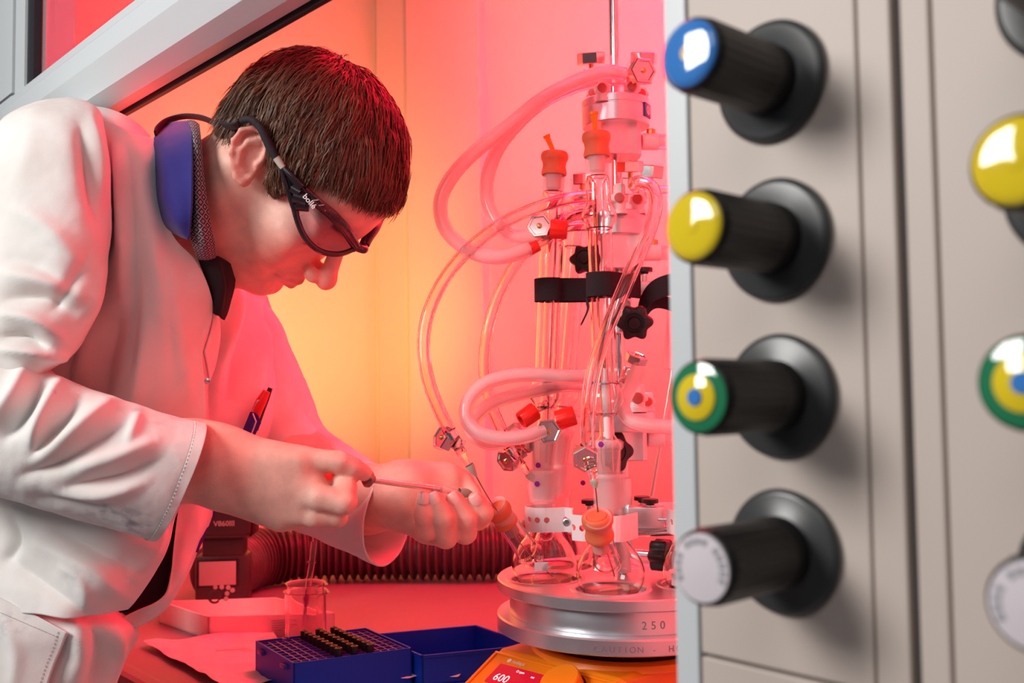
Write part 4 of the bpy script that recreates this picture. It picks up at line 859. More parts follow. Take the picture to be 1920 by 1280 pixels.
# ================================================================== THE PERSON
def surfnet(fn, lo, hi, h):
    lo = np.asarray(lo, float); hi = np.asarray(hi, float); n = np.ceil((hi-lo)/h).astype(int)+1
    ax = [lo[i]+h*np.arange(n[i]) for i in range(3)]
    vals = np.empty(n, np.float32)
    for i0 in range(0, n[0], 24):
        i1 = min(n[0], i0+24); X, Y, Z = np.meshgrid(ax[0][i0:i1], ax[1], ax[2], indexing='ij')
        vals[i0:i1] = fn(np.stack([X, Y, Z], -1).reshape(-1, 3)).reshape(X.shape)
    for a_ in range(3):
        for e_ in (0, -1):
            sl_ = [slice(None)]*3; sl_[a_] = e_; vals[tuple(sl_)] = np.maximum(vals[tuple(sl_)], h*.5)
    s = vals < 0; c = [slice(0, -1), slice(1, None)]
    cnt = sum(s[c[i], c[j], c[k]].astype(np.int8) for i in (0, 1) for j in (0, 1) for k in (0, 1))
    act = (cnt > 0) & (cnt < 8); idx = -np.ones(act.shape, np.int64); ii = np.argwhere(act); idx[act] = np.arange(len(ii))
    acc = np.zeros((len(ii), 3)); num = np.zeros(len(ii))
    for a_ in range(3):
        for b_ in (0, 1):
            for d_ in (0, 1):
                o0 = [0, 0, 0]; oth = [k for k in range(3) if k != a_]; o0[oth[0]] = b_; o0[oth[1]] = d_; o1 = list(o0); o1[a_] = 1
                v0 = vals[tuple((ii+o0).T)]; v1 = vals[tuple((ii+o1).T)]; cross = (v0 < 0) != (v1 < 0); t = np.where(cross, v0/np.where(cross, v0-v1, 1), 0)
                p = np.tile(np.array(o0, float), (len(ii), 1)); p[:, a_] = t; acc += p*cross[:, None]; num += cross
    V = lo+(ii+acc/num[:, None])*h; F = []
    for a_ in range(3):
        oth = [k for k in range(3) if k != a_]; u_, v_ = (oth if a_ != 1 else oth[::-1])
        sl0 = [slice(1, -1)]*3; sl0[a_] = slice(0, -1); sl1 = [slice(1, -1)]*3; sl1[a_] = slice(1, None)
        A_, B_ = s[tuple(sl0)], s[tuple(sl1)]; e = np.argwhere(A_ != B_)+1; e[:, a_] -= 1
        if not len(e): continue
        fl = s[tuple(e.T)]; q = []
        for du, dv in ((0, 0), (1, 0), (1, 1), (0, 1)):
            cc_ = e.copy(); cc_[:, u_] -= 1-du; cc_[:, v_] -= 1-dv; q.append(idx[tuple(cc_.T)])
        q = np.stack(q, 1); q[~fl] = q[~fl][:, ::-1]; F.append(q)
    return V, np.concatenate(F)
def arrmesh(name, V, F, material, parent=None, smooth=True):
    me = bpy.data.meshes.new(name); me.vertices.add(len(V)); me.vertices.foreach_set('co', np.asarray(V, np.float32).ravel())
    F = np.asarray(F); k = F.shape[1]; me.loops.add(F.size); me.loops.foreach_set('vertex_index', F.ravel().astype(np.int32)); me.polygons.add(len(F))
    me.polygons.foreach_set('loop_start', np.arange(0, F.size, k, dtype=np.int32)); me.polygons.foreach_set('loop_total', np.full(len(F), k, np.int32))
    if smooth: me.polygons.foreach_set('use_smooth', np.ones(len(F), bool))
    me.update(calc_edges=True); me.validate(); me.materials.append(material); o = bpy.data.objects.new(name, me); C.objects.link(o); return place(o, parent)
def sm(a, b, k): h = np.clip(.5+.5*(b-a)/k, 0, 1); return b*(1-h)+a*h-k*h*(1-h)
def smx(a, b, k): return -sm(-a, -b, k)
def sph(p, c, r): return np.linalg.norm(p-np.asarray(c), axis=1)-r
def ell(p, c, r, R=None):
    q = p-np.asarray(c); q = q@R if R is not None else q; r = np.asarray(r, float); k0 = np.linalg.norm(q/r, axis=1); k1 = np.linalg.norm(q/r**2, axis=1); return k0*(k0-1)/np.maximum(k1, 1e-9)
def cap(p, a, b, ra, rb=None):
    rb = ra if rb is None else rb; a = np.asarray(a, float); b = np.asarray(b, float); ba = b-a; t = np.clip((p-a)@ba/(ba@ba), 0, 1); return np.linalg.norm(p-a-t[:, None]*ba, axis=1)-(ra+(rb-ra)*t)
def chain(p, pts, k=.002):
    d = None
    for (a, ra), (b, rb) in zip(pts[:-1], pts[1:]):
        q = cap(p, a, b, ra, rb); d = q if d is None else sm(d, q, k)
    return d
# ---- head frame fitted to the face: columns forward, left, up
HR = np.array([[.51484, .28433, .80876], [.01833, .93953, -.34198], [-.85709, .19089, .47849]]); HO = np.array([-.21768, .97199, .22827]); HS = .978
def hw(q): return HO+HS*(np.asarray(q, float)@HR.T)
def hl(p): return ((np.asarray(p)-HO)@HR)/HS
cm = .01
def face(p):     # p in head coordinates, metres
    q = p.copy(); q[:, 1] = np.abs(q[:, 1]); c = lambda *a: np.array(a)*cm
    d = ell(q, c(.2, 0, 4.3), c(8.9, 7.0, 7.4))
    d = sm(d, ell(q, c(4.9, 0, 3.4), c(4.9, 5.5, 4.9)), .02)
    d = sm(d, ell(q, c(4.2, 0, -3.2), c(5.1, 5.4, 6.8)), .02)
    d = sm(d, cap(q, c(.8, 4.9, -5.0), c(6.6, 2.2, -9.0), .014, .014), .022)          # jaw
    d = sm(d, ell(q, c(5.9, 3.0, -4.0), c(2.7, 2.4, 3.6)), .018)                        # cheeks
    d = sm(d, ell(q, c(6.6, 4.3, -1.6), c(1.8, 1.6, 1.5)), .016)                        # cheekbone
    d = sm(d, ell(q, c(7.2, 0, -6.2), c(2.5, 3.2, 3.0)), .014)                          # mouth mass
    d = sm(d, sph(q, c(7.9, .55, -9.2), .0155), .016)                                    # chin
    d = sm(d, cap(q, c(8.9, 0, 2.2), c(7.5, 4.6, 2.1), .0105, .007), .012)             # brow
    d = smx(d, -ell(q, c(10.2, 3.3, .3), c(2.0, 1.9, 1.35)), .010)                     # eye socket
    lid = ell(q, c(7.55, 3.15, .35), c(1.35, 1.45, 1.25)); d = sm(d, lid, .004)
    d = sm(d, cap(q, c(9.0, 0, 1.1), c(11.3, 0, -2.7), .0062, .0090), .008)            # nose bridge
    d = sm(d, sph(q, c(11.7, .15, -3.2), .0095), .007)
    d = sm(d, ell(q, c(10.45, 1.25, -3.6), c(1.05, .75, .75)), .005)                    # alae
    d = smx(d, -ell(q, c(10.9, .75, -4.45), c(.55, .30, .45)), .003)                    # nostrils
    d = sm(d, cap(q, c(9.6, .35, -4.7), c(9.6, .45, -5.4), .0035), .006)
    d = sm(d, cap(q, c(9.95, .0, -5.75), c(8.5, 2.35, -6.35), .0058, .0025), .005)     # upper lip
    d = sm(d, cap(q, c(9.75, .0, -6.75), c(8.5, 2.1, -6.50), .0064, .0028), .005)      # lower lip
    d = smx(d, -cap(q, c(10.75, .0, -6.22), c(9.0, 2.7, -6.42), .0011, .0014), .003)    # lip line
    d = smx(d, -cap(q, c(9.1, 2.75, -6.0), c(8.5, 3.0, -7.0), .0020, .001), .006)        # mouth corner crease
    d = smx(d, -cap(q, c(9.6, 1.9, -3.9), c(8.7, 3.3, -6.2), .0014, .0016), .008)       # nasolabial fold
    d = smx(d, -cap(q, c(9.7, 0, -7.95), c(9.0, 1.6, -7.8), .0035, .002), .009)         # below lower lip
    return d
ta = math.radians(-27); RE = np.array([[math.cos(ta), 0, -math.sin(ta)], [0, 1, 0], [math.sin(ta), 0, math.cos(ta)]])
def ear(p, side=-1):
    q = p-np.array([.000, 0, .002]); q[:, 1] *= side; q = q@RE.T; q[:, 1] -= .0715
    q = (q-[.001, 0, .002])/np.array([.80, .90, .92]); yw = q[:, 1]-(-q[:, 0])*.42; q = np.stack([q[:, 0], yw, q[:, 2]], 1); c = lambda *a: np.array(a)*cm
    he = [(c(.55, -.05, .1), .0022), (c(.75, .15, .9), .0026), (c(.55, .2, 2.3), .0029), (c(-.35, .25, 3.15), .0031), (c(-1.45, .3, 3.15), .0032), (c(-2.35, .3, 2.35), .0033), (c(-2.65, .3, 1.1), .0032), (c(-2.35, .2, -.2), .0033), (c(-1.65, .1, -1.35), .0038), (c(-.9, .0, -2.25), .0050), (c(-.15, -.05, -2.45), .0052), (c(.25, -.1, -1.7), .0036)]
    d = chain(q, he, .003)
    pl = ell(q, c(-.95, -.35, .4), c(1.75, .30, 2.9)); d = sm(d, pl, .003)
    ah = [(c(-.5, .1, 2.3), .0026), (c(-1.35, .12, 1.6), .0032), (c(-1.65, .12, .5), .0034), (c(-1.25, .1, -.75), .0034), (c(-.55, .05, -1.2), .0032)]
    d = sm(d, chain(q, ah, .003), .003); d = sm(d, cap(q, c(-1.2, .1, 1.5), c(-.2, .0, 1.9), .0026), .003)
    d = smx(d, -ell(q, c(-.45, .15, .0), c(.85, .62, 1.15)), .003); d = sm(d, ell(q, c(.45, .05, -.25), c(.38, .35, .55)), .003)
    d = sm(d, ell(q, c(-.9, -.9, .3), c(1.3, .9, 2.0)), .004)
    return d*.85
neckA = hw([-.012, 0, -.010]); neckB = P(352, 420, 1.0)+np.array([-.00, .0, .0]); neckC = P(250, 560, 1.02)
hcen = hw([.0, 0, .0])
def headw(p):
    q = hl(p); d = face(q)*HS
    nk = sm(cap(p, neckA, neckB, .056, .060), cap(p, neckB, neckC, .060, .085), .03)
    jaw = cap(p, hw([.045, 0, -.070]), P(352, 470, 1.0), .034, .040); nk = sm(nk, jaw, .03)
    # neck muscle from behind the ear
    nk = sm(nk, cap(p, hw([-.015, -.050, -.025]), P(372, 530, .975), .016, .012), .02)
    d = sm(d, nk, .018)
    for s_ in (-1, 1): d = sm(d, ear(q, s_)*HS, .0035)
    return d
import time as _t; _t0 = _t.time()
Lh_ = np.array([hw([x, y, z]) for x in (-.11, .135) for y in (-.105, .105) for z in (-.125, .145)]); lo = Lh_.min(0)-.005; hi = Lh_.max(0)+.005
lo = np.minimum(lo, [lo[0]-.05, lo[1], lo[2]])
HV, HF = surfnet(headw, lo, hi, .00185)
# ---- hands and forearms, as chains of joints (pixel column, row, depth, radius mm)
def J(px, py, d, r): return (P(px, py, d), r/1000)
def hand(p, arm, palm, fingers, kp=.012, kf=.0030, subs=()):
    d = chain(p, arm, .02); pd = None
    for a, b, ra, rb in palm:
        q = cap(p, a, b, ra, rb); pd = q if pd is None else sm(pd, q, kp)
    d = sm(d, pd, .016)
    fd = None
    for f in fingers:
        q = chain(p, f, .0025); fd = q if fd is None else sm(fd, q, .0009)
    return sm(d, fd, kf)
# right hand: back of the hand to the camera, index along the plunger
rarm = [J(150, 850, .865, 42), J(300, 862, .87, 36), J(372, 862, .875, 30), J(415, 868, .872, 29)]
W = lambda px, py, d: P(px, py, d)
rpalm = [(W(415, 858, .872), W(560, 868, .868), .024, .0155), (W(420, 885, .872), W(585, 915, .868), .024, .015), (W(425, 905, .875), W(560, 952, .873), .022, .0155), (W(430, 915, .88), W(527, 968, .880), .019, .0135), (W(440, 880, .89), W(560, 905, .90), .020, .014)]
rf = [[J(545, 860, .872, 12.0), J(578, 862, .868, 10.6), J(636, 866, .868, 9.8), J(662, 876, .872, 8.8), J(683, 887, .879, 7.2)],            # index
      [J(560, 918, .868, 12.0), J(600, 932, .861, 11.2), J(646, 941, .860, 10.8), J(648, 914, .869, 9.6), J(638, 893, .878, 8.0)],              # middle, curled
      [J(540, 955, .872, 10.5), J(590, 968, .868, 9.8), J(632, 969, .872, 9.2), J(630, 935, .890, 8.0), J(618, 915, .895, 7.2)],
      [J(524, 972, .880, 8.8), J(560, 974, .878, 8.2), J(598, 968, .885, 7.6), J(604, 945, .90, 7.0), J(596, 928, .905, 6.4)],
      [J(480, 880, .905, 13), J(545, 875, .915, 11.5), J(600, 885, .908, 9.5), J(640, 889, .895, 8.0), J(655, 890, .888, 7.2)]]                # thumb, beyond
rnails = [(P(640, 884, .874), .005)]
def creases(p, d, fs, out):
    for f in fs:
        for i in (1, 2):
            (a_, ra), (b_, _), (c_, _) = f[i], f[i-1], f[min(i+1, len(f)-1)]; t = nrm(c_-b_); o = nrm(out-t*np.dot(out, t)); s__ = np.cross(t, o)
            for k_ in (-1.1, 0, 1.1): d = smx(d, -cap(p, a_+o*ra*1.0-s__*ra*.55+t*ra*.30*k_, a_+o*ra*1.0+s__*ra*.55+t*ra*.30*k_, .0007), .0018)
    return d
def fr(p):
    d = hand(p, rarm, rpalm, rf); a_ = J(640, 866, .868, 8.7); return creases(p, d, [[rf[0][1], rf[0][2], rf[0][3], rf[0][4]], rf[1][1:4]], np.array([.1, -.75, .65]))
RV, RF = surfnet(fr, *[np.array(q) for q in ((P(150, 820, .865)[0]+.03, .81, P(400, 1015, .87)[2]), (P(712, 800, .87)[0], .95, P(400, 785, .85)[2]))], .0016)
# left hand: palm up, fingers curled towards the camera
larm = [J(600, 930, 1.05, 38), J(690, 935, 1.01, 31), J(745, 930, .985, 27), J(765, 928, .98, 26)]
lpalm = [(W(765, 905, .99), W(842, 905, .995), .021, .019), (W(765, 930, .98), W(880, 952, .985), .023, .014), (W(770, 950, .975), W(840, 985, .972), .021, .017), (W(775, 955, .97), W(800, 990, .965), .019, .015)]
lf = [[J(868, 960, .985, 10), J(896, 974, .968, 10.2), J(906, 962, .955, 9.8), J(893, 938, .952, 8.7)],       # index, nearest the septum
      [J(845, 990, .975, 11), J(872, 998, .955, 11.2), J(873, 972, .945, 10.4), J(853, 938, .945, 9.2)],      # middle
      [J(815, 1000, .968, 11), J(836, 1007, .945, 10.8), J(832, 972, .932, 10.0), J(816, 938, .932, 8.9)],     # ring
      [J(785, 990, .960, 10), J(800, 994, .938, 9.6), J(794, 965, .928, 8.8), J(795, 940, .930, 7.8)],        # little
      [J(790, 900, .995, 19), J(835, 893, 1.0, 14.5), J(868, 903, .995, 10.5), J(886, 922, .985, 8.0), J(893, 932, .978, 7)]]  # thumb
def fl(p): return creases(p, hand(p, larm, lpalm, lf), lf[:4], np.array([0, -1., -.25]))
LV, LF = surfnet(fl, (P(660, 900, 1.0)[0], .905, P(800, 1040, .95)[2]), (P(930, 900, .95)[0], 1.04, P(800, 850, .98)[2]+.01), .0016)
# ---- trunk, arms and legs under the clothes
SR = P(110, 300, .915); SL = P(420, 570, 1.16); EL = P(-25, 735, .86); ELL = P(505, 810, 1.155); HIPR = P(0, 1200, .99); HIPL = P(60, 1180, 1.10)
def torso(p):
    d = cap(p, neckC, P(150, 640, 1.05), .065, .080); d = sm(d, cap(p, P(150, 560, 1.05), P(130, 1050, 1.06), .085, .085), .05)
    d = sm(d, cap(p, neckB, neckC, .056, .065), .03); d = sm(d, cap(p, P(80, 1050, 1.05), (HIPR+HIPL)/2, .08, .085), .04); d = sm(d, cap(p, HIPR, HIPL, .078, .078), .04)
    return d
def trunk(p):
    d = torso(p); d = sm(d, cap(p, SR, SL, .032, .035), .05)
    d = sm(d, cap(p, SR, EL, .040, .036), .03); d = sm(d, cap(p, EL, P(300, 862, .87), .036, .033), .02)
    d = sm(d, cap(p, SL, ELL, .040, .036), .03); d = sm(d, cap(p, ELL, P(690, 935, 1.01), .034, .029), .02)
    for h_, x in ((HIPR, -.02), (HIPL, .0)):
        kn_ = h_+[x, -.02, -.42]; d = sm(d, cap(p, h_, kn_, .075, .055), .03); d = sm(d, cap(p, kn_, kn_+[-.01, 0, -.40], .052, .036), .02)
    return d
TV, TF = surfnet(trunk, (-.85, .74, -1.20), (.0, 1.30, .30), .010)
V_ = np.concatenate([HV, RV, LV, TV]); n1_, n2_, n3_ = len(HV), len(HV)+len(RV), len(HV)+len(RV)+len(LV); F_ = np.concatenate([HF, RF+n1_, LF+n2_, TF+n3_])
# skin material, coloured by attribute (lips, brows, nails, flush are the skin's own colours)
def skinmat():
    m = mat('skin', (.80, .52, .43), .45, sss=.18, bump=.35, bscale=900, spec=.4); nt = m.node_tree; b = nt.nodes['Principled BSDF']
    a = nt.nodes.new('ShaderNodeVertexColor'); a.layer_name = 'tone'; n = nt.nodes.new('ShaderNodeTexNoise'); n.inputs['Scale'].default_value = 60; n.inputs['Detail'].default_value = 6
    tc = nt.nodes.new('ShaderNodeTexCoord'); nt.links.new(tc.outputs['Object'], n.inputs['Vector'])
    r = nt.nodes.new('ShaderNodeMapRange'); r.inputs[3].default_value = .90; r.inputs[4].default_value = 1.08; r.inputs[1].default_value = .35; r.inputs[2].default_value = .65; nt.links.new(n.outputs[0], r.inputs[0])
    v = nt.nodes.new('ShaderNodeVectorMath'); v.operation = 'SCALE'; nt.links.new(a.outputs['Color'], v.inputs[0]); nt.links.new(r.outputs[0], v.inputs['Scale']); nt.links.new(v.outputs[0], b.inputs['Base Color']); return m
M['skin'] = skinmat()
person = thing('person', (P(60, 1180, 1.0)*[1, 1, 0]+ZU*-1.22), 'person in white lab coat and safety glasses bending into the hood, holding a syringe', 'person')
body = arrmesh('body', V_, F_, M['skin'], None)
mod(body, 'REMESH', mode='VOXEL', voxel_size=.0016, use_smooth_shade=True)
mod(body, 'SMOOTH', factor=.5, iterations=1)
body = bake(body); place(body, person)
me = body.data; nv = len(me.vertices); co = np.empty(nv*3); me.vertices.foreach_get('co', co); co = co.reshape(-1, 3)
print('body', nv, 'verts', round(_t.time()-_t0, 1), 's')
tone = np.tile(np.array([.83, .475, .385]), (nv, 1)); q = hl(co)
def blend(mask, col): 
    global tone; mask = np.clip(mask, 0, 1)[:, None]; tone = tone*(1-mask)+np.array(col)*mask
qa = q.copy(); qa[:, 1] = np.abs(qa[:, 1])
lipd = np.minimum(cap(qa, (.1010, 0, -.0572), (.0865, .0245, -.0635), .0050, .0018), cap(qa, (.0990, 0, -.0680), (.0865, .0225, -.0650), .0052, .0022))
blend(1-(lipd+.001)/.0025, (.62, .24, .22))
br = cap(qa, (.097, .012, .022), (.088, .042, .026), .0042, .0028); blend((1-(br)/.003)*.75, (.16, .08, .05))
blend((1-ell(qa, (.078, .0315, -.0090), (.016, .016, .0012))/.001)*.8, (.12, .06, .05))
er = ear(q.copy(), -1); blend((1-er/.002)*.55*(q[:, 1] < -.06), (.85, .34, .28))
blend((1-sph(q, (.118, 0, -.033), .016)/.012)*.30, (.85, .36, .30))
blend((1-ell(qa, (.07, .052, -.03), (.03, .02, .022))/.02)*.25, (.86, .40, .33))
for k_, nl in ((0, 0),):
    pass
def nailmask(c, r): return (1-(np.linalg.norm(co-c, axis=1)-r)/.0012)
NAILS = []
for f in lf[:4]:
    tipp, pre = f[-1][0], f[-2][0]; NAILS.append((tipp, nrm(tipp-pre)))
hnd = (sph(co, P(830, 960, .95), .10) < 0); blend(hnd*.18, (.84, .36, .30))
vc = me.color_attributes.new('tone', 'FLOAT_COLOR', 'POINT'); vc.data.foreach_set('color', np.concatenate([tone, np.ones((nv, 1))], 1).astype(np.float32).ravel())
if not me.materials: me.materials.append(M['skin'])
M['nail'] = mat('fingernail', (.92, .62, .56), .22, coat=.5)
for (tp_, dr) in NAILS:     # nail plates on the camera side of the curled fingertips
    nn = nrm(np.array([0, -1, .12])-dr*np.dot(np.array([0, -1, .12]), dr)); sx = np.cross(dr, nn); V = []; c_ = tp_+dr*.0025+nn*.0056
    for i in range(9):
        for j in range(9):
            u_ = (i/8-.5)*2; v_ = (j/8-.5)*2; k_ = math.sqrt(max(0, 1-.30*abs(v_)**3)); w_ = .0060*k_
            V.append(c_+sx*u_*w_+dr*v_*.0064*(1-.10*u_*u_)+nn*(.0044*(1-.72*u_*u_)-.0012*v_*v_))
    mb = MB(); mb.add(V, grid_faces(9, 9)); o = mb.build('fingernail', M['nail'], body, ang=80); mod(o, 'SOLIDIFY', thickness=.0006)
# ---- hair: thick cap plus combed strands
def hairmask(q):   # >0 where hair grows (head coordinates)
    ay = np.abs(q[:, 1]); x, z = q[:, 0], q[:, 2]
    line = np.interp(x, [-.12, -.07, -.035, -.02, -.006, .012, .022, .034, .042, .060, .080, .095, .12], [-.085, -.078, -.045, .030, .037, .010, -.012, .000, .040, .060, .068, .073, .08])
    return z-line
def hairsdf(q):
    d = ell(q, np.array([.002, 0, .043]), np.array([.0895, .0715, .0755])); d = sm(d, ell(q, (.049, 0, .034), (.0495, .0555, .0495)), .02)
    d = sm(d, ell(q, (-.040, 0, -.012), (.030, .048, .046)), .02)
    return d
def hcap(p):
    q = hl(p); d = hairsdf(q)-.0040; m_ = -hairmask(q)*.8; d = smx(d, m_, .006)
    d = smx(d, -(hairsdf(q)+.012), .002)
    return d*HS
CV, CF = surfnet(hcap, hw([0, 0, .04])-.13, hw([0, 0, .04])+.135, .003)
M['hairbase'] = mat('hair_base', (.045, .020, .011), .8)
hair = arrmesh('hair', CV, CF, M['hairbase'], person)
def hairmat():
    m = bpy.data.materials.new('brown_hair'); m.use_nodes = True; nt = m.node_tree; b = nt.nodes['Principled BSDF']
    b.inputs['Roughness'].default_value = .5; b.inputs['Specular IOR Level'].default_value = .35
    g = nt.nodes.new('ShaderNodeVertexColor'); g.layer_name = 'tone'; nt.links.new(g.outputs['Color'], b.inputs['Base Color']); return m
M['hair'] = hairmat()
rng = np.random.default_rng(5)
def grad(f, q, e=.0006):
    g = np.stack([f(q+np.eye(3)[i]*e)-f(q-np.eye(3)[i]*e) for i in range(3)], 1); return g/(np.linalg.norm(g, axis=1)[:, None]+1e-9)
N = 60000; dirs = rng.normal(size=(N, 3)); dirs /= np.linalg.norm(dirs, axis=1)[:, None]; r0 = np.array([.002, 0, .043])+dirs*np.array([.0895, .0715, .0755])
ex = rng.uniform([-.085, -.06, -.08], [-.02, .06, -.01], size=(5000, 3)); r0 = np.concatenate([r0, ex])
sb = np.stack([rng.uniform(.004, .036, 3500), rng.choice([-1, 1], 3500)*.07, rng.uniform(-.015, .04, 3500)], 1); r0 = np.concatenate([r0, sb])
for _ in range(3): r0 = r0-grad(hairsdf, r0)*(hairsdf(r0)-.001)[:, None]
r0 = r0[hairmask(r0)+rng.normal(size=len(r0))*.0025 > .0015]
# skip the ear
r0 = r0[~((np.abs(r0[:, 1]) > .05) & (r0[:, 0] < .010) & (r0[:, 0] > -.030) & (r0[:, 2] < .035) & (r0[:, 2] > -.035))]
r0 = r0[rng.permutation(len(r0))[:27000]]; n = len(r0); NS = 8
whorl = np.array([-.062, .012, .118]); gdir = hl(HO+np.array([0, 0, -1.]))-hl(HO); gdir = nrm(gdir)
clump = np.array([noise.noise(Vector(v*38)) for v in r0]); clump2 = np.array([noise.noise(Vector(v*38+[5, 1, 9])) for v in r0]); c3 = np.array([noise.noise(Vector(v*95+[2, 7, 3])) for v in r0])
length = (.030+.022*rng.random(n))*np.where(r0[:, 2] < .01, .45, 1.)*np.where((r0[:, 0] > .0) & (r0[:, 2] < .03), .6, 1)*np.clip(1-(r0[:, 0]-.05)/.045*.35, .6, 1); length[np.abs(r0[:, 2]) < .0] *= 1
lift = .0030+.0060*rng.random(n)**1.5+.0035*c3+.0015*clump; lift = np.where(r0[:, 2] < .0, lift*.45, lift)
def comb(length):
    rg = np.random.default_rng(11); pts = [r0.copy()]; pcur = r0.copy()
    for s_ in range(1, NS):
        f_ = s_/(NS-1); g = grad(hairsdf, pcur); rad_ = r0-whorl; down = np.array([0, 0, -1.])[None]*1.0; fw = np.array([1., 0, 0])[None]
        side = np.sign(pcur[:, 1:2])*np.array([[0, 1., 0]])
        dirn = nrm(rad_.T.T) if False else rad_/(np.linalg.norm(rad_, axis=1)[:, None]+.01)
        dirn = dirn*1.0+down*.45+gdir[None]*.22+fw*.10+np.stack([clump*.75, clump2*.65, clump*0], 1)+rg.normal(size=(n, 3))*.17
        dirn = dirn-g*np.sum(dirn*g, 1)[:, None]; dirn /= np.linalg.norm(dirn, axis=1)[:, None]+1e-9
        pcur = pcur+dirn*(length/(NS-1))[:, None]; g = grad(hairsdf, pcur); tgt = .001+lift*min(1, f_*1.9)-.0015*f_*f_; tgt = tgt+np.where((r0[:, 0] < -.05) & (r0[:, 2] > 0) & (r0[:, 2] < .06), .007*f_, 0)
        pcur = pcur-g*(hairsdf(pcur)-tgt)[:, None]; pts.append(pcur.copy())
    
    return np.stack(pts, 1)
PT = comb(length)
lim = .001+.015*rng.random(n)**1.3+.008*clump; hm_ = np.stack([hairmask(PT[:, k]) for k in range(NS)], 1); bad = hm_ < -lim[:, None]; first = np.where(bad.any(1), bad.argmax(1), NS-1); length = length*np.clip(first/(NS-1), .12, 1); PT = comb(length)
W_ = HO+HS*(PT.reshape(-1, 3)@HR.T); W_ = W_.reshape(n, NS, 3)
gw = (grad(hairsdf, PT[:, NS//2])@HR.T); Tn = np.gradient(W_, axis=1); Tn /= np.linalg.norm(Tn, axis=2)[:, :, None]+1e-9
sd_ = np.cross(Tn, gw[:, None, :]+rng.normal(size=(n, 1, 3))*.5); sd_ /= np.linalg.norm(sd_, axis=2)[:, :, None]+1e-9
wid = (.00042*np.array([1, 1, 1, 1, .95, .8, .55, .12]))[None, :, None]*(.8+.5*rng.random((n, 1, 1)))
VV = np.stack([W_-sd_*wid, W_+sd_*wid], 2).reshape(-1, 3); base = (np.arange(n)*NS*2)[:, None]; k_ = np.arange(NS-1)*2
FQ = np.stack([base+k_, base+k_+1, base+k_+3, base+k_+2], 2).reshape(-1, 4)
st = arrmesh('hair_strands', VV, FQ, M['hair'], hair); st['kind'] = 'stuff'
tn = np.clip(.75+.35*rng.random(n)+.45*clump2+.25*c3, .35, 1.6); colr = np.array([.120, .056, .030])[None]*tn[:, None]; colr = np.repeat(colr, NS*2, 0)
vc = st.data.color_attributes.new('tone', 'FLOAT_COLOR', 'POINT'); vc.data.foreach_set('color', np.concatenate([colr, np.ones((len(colr), 1))], 1).astype(np.float32).ravel())
print('hair', n, round(_t.time()-_t0, 1), 's')
# ================================================================== CLOTHES
def gridnormals(G, cv=False):
    du = np.gradient(G, axis=0); dv = (np.roll(G, -1, 1)-np.roll(G, 1, 1)) if cv else np.gradient(G, axis=1); n = np.cross(du, dv); return n/(np.linalg.norm(n, axis=2)[:, :, None]+1e-12)
def segdist(p, poly):
    """distance in picture pixels to a polyline plus taper along it"""
    best = np.full(len(p), 1e9); tt = np.zeros(len(p)); n = len(poly)-1
    for i in range(n):
        a = np.array(poly[i], float); b = np.array(poly[i+1], float); ba = b-a; t = np.clip(((p-a)@ba)/(ba@ba), 0, 1); d = np.linalg.norm(p-a-t[:, None]*ba, axis=1); m_ = d < best; best[m_] = d[m_]; tt[m_] = ((i+t)/n)[m_]
    return best, tt
def wrinkle(G, folds, cv=False, fr=.0012, fs=14., seed=1., sharp=1.6):
    N_ = gridnormals(G, cv); fl_ = G.reshape(-1, 3); cen = G.reshape(-1, 3).mean(0)
    toc = -fl_/np.linalg.norm(fl_, axis=1)[:, None]; Nf = N_.reshape(-1, 3); sgn = 1.0
    if cv: 
        c_ = G.mean(1)[:, None, :]; sgn = 1.0 if ((G-c_)*N_).sum() > 0 else -1.0
    elif (Nf*toc).sum() < 0: sgn = -1.0
    Nf = Nf*sgn; px = proj(fl_); disp = np.zeros(len(fl_)); face_ = np.clip((Nf*toc).sum(1)*3, 0, 1)
    for poly, amp, wid in folds:
        pl = cr(np.array(poly, float), max(8, len(poly)*5)); d, t = segdist(px, pl); tap = np.sin(np.pi*np.clip(t*.94+.03, 0, 1))**.6; disp += amp*tap*np.exp(-np.power(d/wid, sharp))*face_
    if fr: disp += fr*np.array([noise.fractal(Vector(v*fs+[seed, 0, 0]), 1., 2.1, 4) for v in fl_])
    return (fl_+Nf*disp[:, None]).reshape(G.shape)
def ringloft(levels, nu, nv, exp=2.3):
    """levels: (top px, bottom px, depth, half depth, near-shift px)"""
    L = []
    for (ax_, ay_), (bx_, by_), d, hd, sh in levels:
        A_ = P(ax_, ay_, d); B_ = P(bx_, by_, d); c_ = (A_+B_)/2; a_ = (B_-A_)/2; n_ = P((ax_+bx_)/2+sh, (ay_+by_)/2, d-hd)-c_; L.append(np.concatenate([c_, a_, n_]))
    L = cr(np.array(L), nu); G = np.empty((nu, nv, 3))
    for i in range(nu):
        c_, a_, n_ = L[i, :3], L[i, 3:6], L[i, 6:]
        for j in range(nv):
            t = 2*math.pi*j/nv; x_, y_ = math.cos(t), math.sin(t); x_ = np.sign(x_)*abs(x_)**(2/exp); y_ = np.sign(y_)*abs(y_)**(2/exp); G[i, j] = c_+a_*x_+n_*y_
    return G
def patchgrid(rows, nu, nv):
    R = np.array([cr(np.array([P(*q) for q in r]), nv) for r in rows]); return np.stack([cr(R[:, j], nu) for j in range(nv)], 1)
def cloth(name, G, material, parent, cv=False, th=.0016, flip=False):
    nu, nv = G.shape[:2]; o = arrmesh(name, G.reshape(-1, 3), np.array(grid_faces(nu, nv, cv=cv, flip=flip)), material, parent); mod(o, 'SOLIDIFY', thickness=th, offset=0); return o
